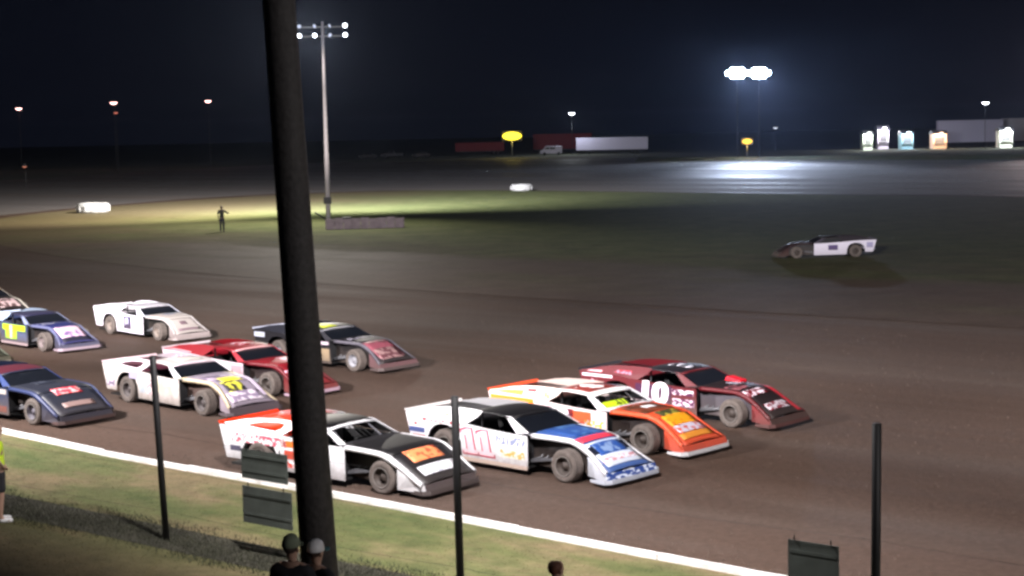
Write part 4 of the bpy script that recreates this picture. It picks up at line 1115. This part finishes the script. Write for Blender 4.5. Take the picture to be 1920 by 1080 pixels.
box_trailer(AT(1925, 270, 262), R(180), 12.0, 6.6, 'b8b4bc', 'pale trailer cut by the right edge, behind the glaring stall', 'pale trailers behind the lit stalls', floor=1.1)
# small floodlight on the trailer top
# ------------------------------------------------------------------ people
def skin_mesh(name, chains, mat, parent, sub=1):
    """chains: lists of (co, radius); a chain whose first item is an index tuple ('j', chain, i) starts at an existing joint"""
    vs, es, rs, idx, roots = [], [], [], {}, []
    for ci, ch in enumerate(chains):
        prev = None
        for i, it in enumerate(ch):
            if it[0] == 'j':
                prev = idx[(it[1], it[2])]; continue
            vs.append(Vector(it[0])); rs.append(it[1]); k = len(vs) - 1; idx[(ci, i)] = k
            if prev is not None: es.append((prev, k))
            else: roots.append(k)
            prev = k
    me = bpy.data.meshes.new(name); me.from_pydata(vs, es, [])
    o = bpy.data.objects.new(name, me); link(o, parent); me.materials.append(mat)
    md = o.modifiers.new('skin', 'SKIN'); md.use_smooth_shade = True
    for k, r in enumerate(rs):
        r2 = r if isinstance(r, tuple) else (r, r)
        me.skin_vertices[0].data[k].radius = r2
        me.skin_vertices[0].data[k].use_root = k in roots
    o.modifiers.new('sub', 'SUBSURF').levels = sub
    o.modifiers['sub'].render_levels = sub + 1
    return o
def person(pos, facing, label, shirt, legs, hairc, cap=None, cap2=None, skin=M_SKIN, arms='down', scale=1.0, shorts=False, group=None):
    """figure faces local +x; z up; 1.75 m tall"""
    root = empty('person', (pos.x, pos.y, pos.z), facing); root.scale = (scale,) * 3
    tag(root, label, 'person', group)
    hand = {}
    def arm(s):
        sh = Vector((0, .19 * s, 1.42))
        if arms == 'down': el, wr = Vector((-.03, .245 * s, 1.13)), Vector((.05, .25 * s, .88))
        elif arms == 'hips': el, wr = Vector((-.08, .40 * s, 1.20)), Vector((.05, .20 * s, 1.02))
        elif arms == 'raise' and s > 0: el, wr = Vector((.12, .34, 1.24)), Vector((.36, .36, 1.28))
        elif arms == 'raise': el, wr = Vector((-.02, -.25, 1.13)), Vector((.1, -.24, .9))
        else: el, wr = Vector((.06, .26 * s, 1.15)), Vector((.28, .12 * s, 1.2))
        return sh, el, wr
    chains = [[((0, 0, .95), (.10, .145)), ((0, 0, 1.1), (.09, .13)), ((.005, 0, 1.28), (.10, .155)), ((0, 0, 1.42), (.075, .12)), ((.0, 0, 1.50), .052), ((.012, 0, 1.56), (.062, .056)), ((.012, 0, 1.63), (.094, .075)), ((.0, 0, 1.69), (.092, .074)), ((-.005, 0, 1.735), (.055, .045))]]
    for s in (-1, 1):
        chains.append([('j', 0, 0), ((0, .095 * s, .86), .082), ((.015, .10 * s, .50), .054), ((-.01, .10 * s, .30), .052), ((-.02, .10 * s, .09), .036), ((.05, .105 * s, .045), (.035, .04)), ((.15, .115 * s, .03), (.026, .04))])
    for s in (-1, 1):
        sh, el, wr = arm(s)
        d = (wr - el).normalized()
        chains.append([('j', 0, 3), (sh, .058), ((sh + el) / 2, .047), (el, .040), ((el + wr) / 2, .036), (wr, .026), (wr + d * .05, (.03, .022)), (wr + d * .09, (.036, .018))])
    base = len(chains)
    for s in (-1, 1):
        sh, el, wr = arm(s); d = (wr - el).normalized()
        sidev = Vector((1, 0, 0)) if abs(d.x) < .7 else Vector((0, 0, 1))
        bend = Vector((0, -s, 0)) * .25
        p0 = wr + d * .085
        for i, l in enumerate((.070, .078, .074, .058)):
            o_ = sidev * (.028 - .0185 * i)
            chains.append([(p0 + o_ - d * .02, .009), (p0 + o_ + d * l * .45, .009), (p0 + o_ + (d + bend).normalized() * l * .8, .008), (p0 + o_ + (d + bend * 2.2).normalized() * l * 1.05, .007)])
        chains.append([(wr + d * .03 + sidev * .02, .010), (wr + d * .06 + sidev * .045, .010), (wr + d * .095 + sidev * .05, .008)])
    # nose and ears
    chains.append([((.085, 0, 1.635), .014), ((.112, 0, 1.615), .012)])
    for s in (-1, 1): chains.append([((.005, .074 * s, 1.64), .016), ((-.005, .082 * s, 1.62), .018), ((.0, .078 * s, 1.60), .012)])
    skin_mesh('body', chains, skin, root)
    # clothes
    ch = [[((0, 0, .93), (.115, .165)), ((0, 0, 1.1), (.105, .15)), ((.005, 0, 1.28), (.115, .172)), ((0, 0, 1.42), (.09, .135)), ((0, 0, 1.475), .066)]]
    for s in (-1, 1):
        sh, el, wr = arm(s)
        ch.append([('j', 0, 3), (sh, .074), ((sh + el) / 2, .068), (sh.lerp(el, .85), .064)])
    skin_mesh('shirt', ch, shirt, root)
    ch = [[((0, 0, .97), (.118, .160)), ((0, 0, .88), (.115, .15))]]
    for s in (-1, 1):
        leg = [('j', 0, 1), ((0, .095 * s, .80), .098), ((.012, .10 * s, .52), .075 if not shorts else .09)]
        if not shorts: leg += [((-.01, .10 * s, .30), .066), ((-.02, .10 * s, .10), .058)]
        ch.append(leg)
    skin_mesh('trousers' if not shorts else 'shorts', ch, legs, root)
    for s in (-1, 1):
        skin_mesh('shoe', [[((-.05, .10 * s, .045), (.045, .045)), ((.03, .105 * s, .045), (.045, .048)), ((.14, .115 * s, .034), (.034, .05)), ((.19, .118 * s, .03), (.026, .035))]], M_WHITE if shorts else M_BLACK, root)
    skin_mesh('hair', [[((-.045, 0, 1.585), (.05, .055)), ((-.035, 0, 1.64), (.082, .082)), ((-.012, 0, 1.69), (.098, .085)), ((-.005, 0, 1.745), (.062, .055))]], plain('hair_' + str(hairc), hairc, .7, 0, .3, 30), root)
    if cap is not None:
        mb = MB().lathe([(.001, .135), (.045, .128), (.082, .098), (.102, .05), (.107, 0), (.102, -.004)], 20, 'Z', Matrix.Translation((-.005, 0, 1.665)) @ Matrix.Scale(.92, 4, (0, 1, 0)))
        cp = mb.build('cap', cap, root)
        mb = MB().prism([(.09 + .11 * math.cos(R(a)), .078 * math.sin(R(a)), 1.662 - .012 * abs(math.sin(R(a)))) for a in range(-90, 91, 18)], (0, 0, .006))
        mb.build('brim', cap2 or cap, cp)
    return root
HIVIS = plain('hi_vis_cloth', (0.66, 0.90, 0.04), .8, 0, .1, 12)
DKCL = plain('dark_cloth', (0.02, 0.02, 0.024), .9, 0, .3, 10)
GRCL = plain('khaki_cloth', (0.11, 0.12, 0.08), .9, 0, .3, 10)
face_track = math.atan2(N.y, N.x)
p = G(3, 978)
person(p, face_track - .5, 'person in hi-vis yellow shirt and black shorts at the left edge of the verge', HIVIS, DKCL, (.03, .02, .015), arms='hips', shorts=True, scale=.95)
p = AT(592, 1025, 11.9); p.z = 0
person(p, face_track, 'person in a white cap and dark shirt watching in front of the thick post', DKCL, DKCL, (.04, .02, .012), cap=M_WHITE, cap2=plain('teal_brim', (.12, .3, .32), .6), scale=(AT(592, 1010, 11.9).z) / 1.80, arms='hips', group=None)
p = AT(546, 1025, 11.8); p.z = 0
person(p, face_track + .3, 'person in a grey-green cap and dark shirt left of the white cap', DKCL, DKCL, (.035, .022, .015), cap=plain('grey_green_cap', (.16, .19, .13), .8), scale=(AT(546, 1000, 11.8).z) / 1.80, arms='front')
p = AT(1043, 1060, 11.4); p.z = 0
person(p, face_track - .2, 'person with reddish-brown hair whose head shows at the bottom edge', GRCL, DKCL, (.10, .035, .018), scale=(AT(1043, 1043, 11.4).z) / 1.79)
p = G(417, 436)
person(p, R(-70), 'marshal in dark clothes standing alone on the infield grass', plain('dark_green_cloth', (.02, .024, .016), .9), DKCL, (.02, .015, .012), arms='raise', skin=plain('skin_dark', (.08, .05, .04), .6), scale=1.02)

# ------------------------------------------------------------------ night haze
hz_box = MB().box(-760, 760, -110, 1460, -1.0, 19.5)
hm = bpy.data.materials.new('night_haze'); hm.use_nodes = True
nt = hm.node_tree; nt.nodes.clear()
o_ = nt.nodes.new('ShaderNodeOutputMaterial'); pv = nt.nodes.new('ShaderNodeVolumePrincipled')
pv.inputs['Color'].default_value = (.55, .68, 1, 1); pv.inputs['Density'].default_value = HAZE_DENSITY; pv.inputs['Anisotropy'].default_value = .82
nt.links.new(pv.outputs['Volume'], o_.inputs['Volume'])
if HAZE_DENSITY > 0:
    tag(hz_box.build('haze', hm), kind='stuff')
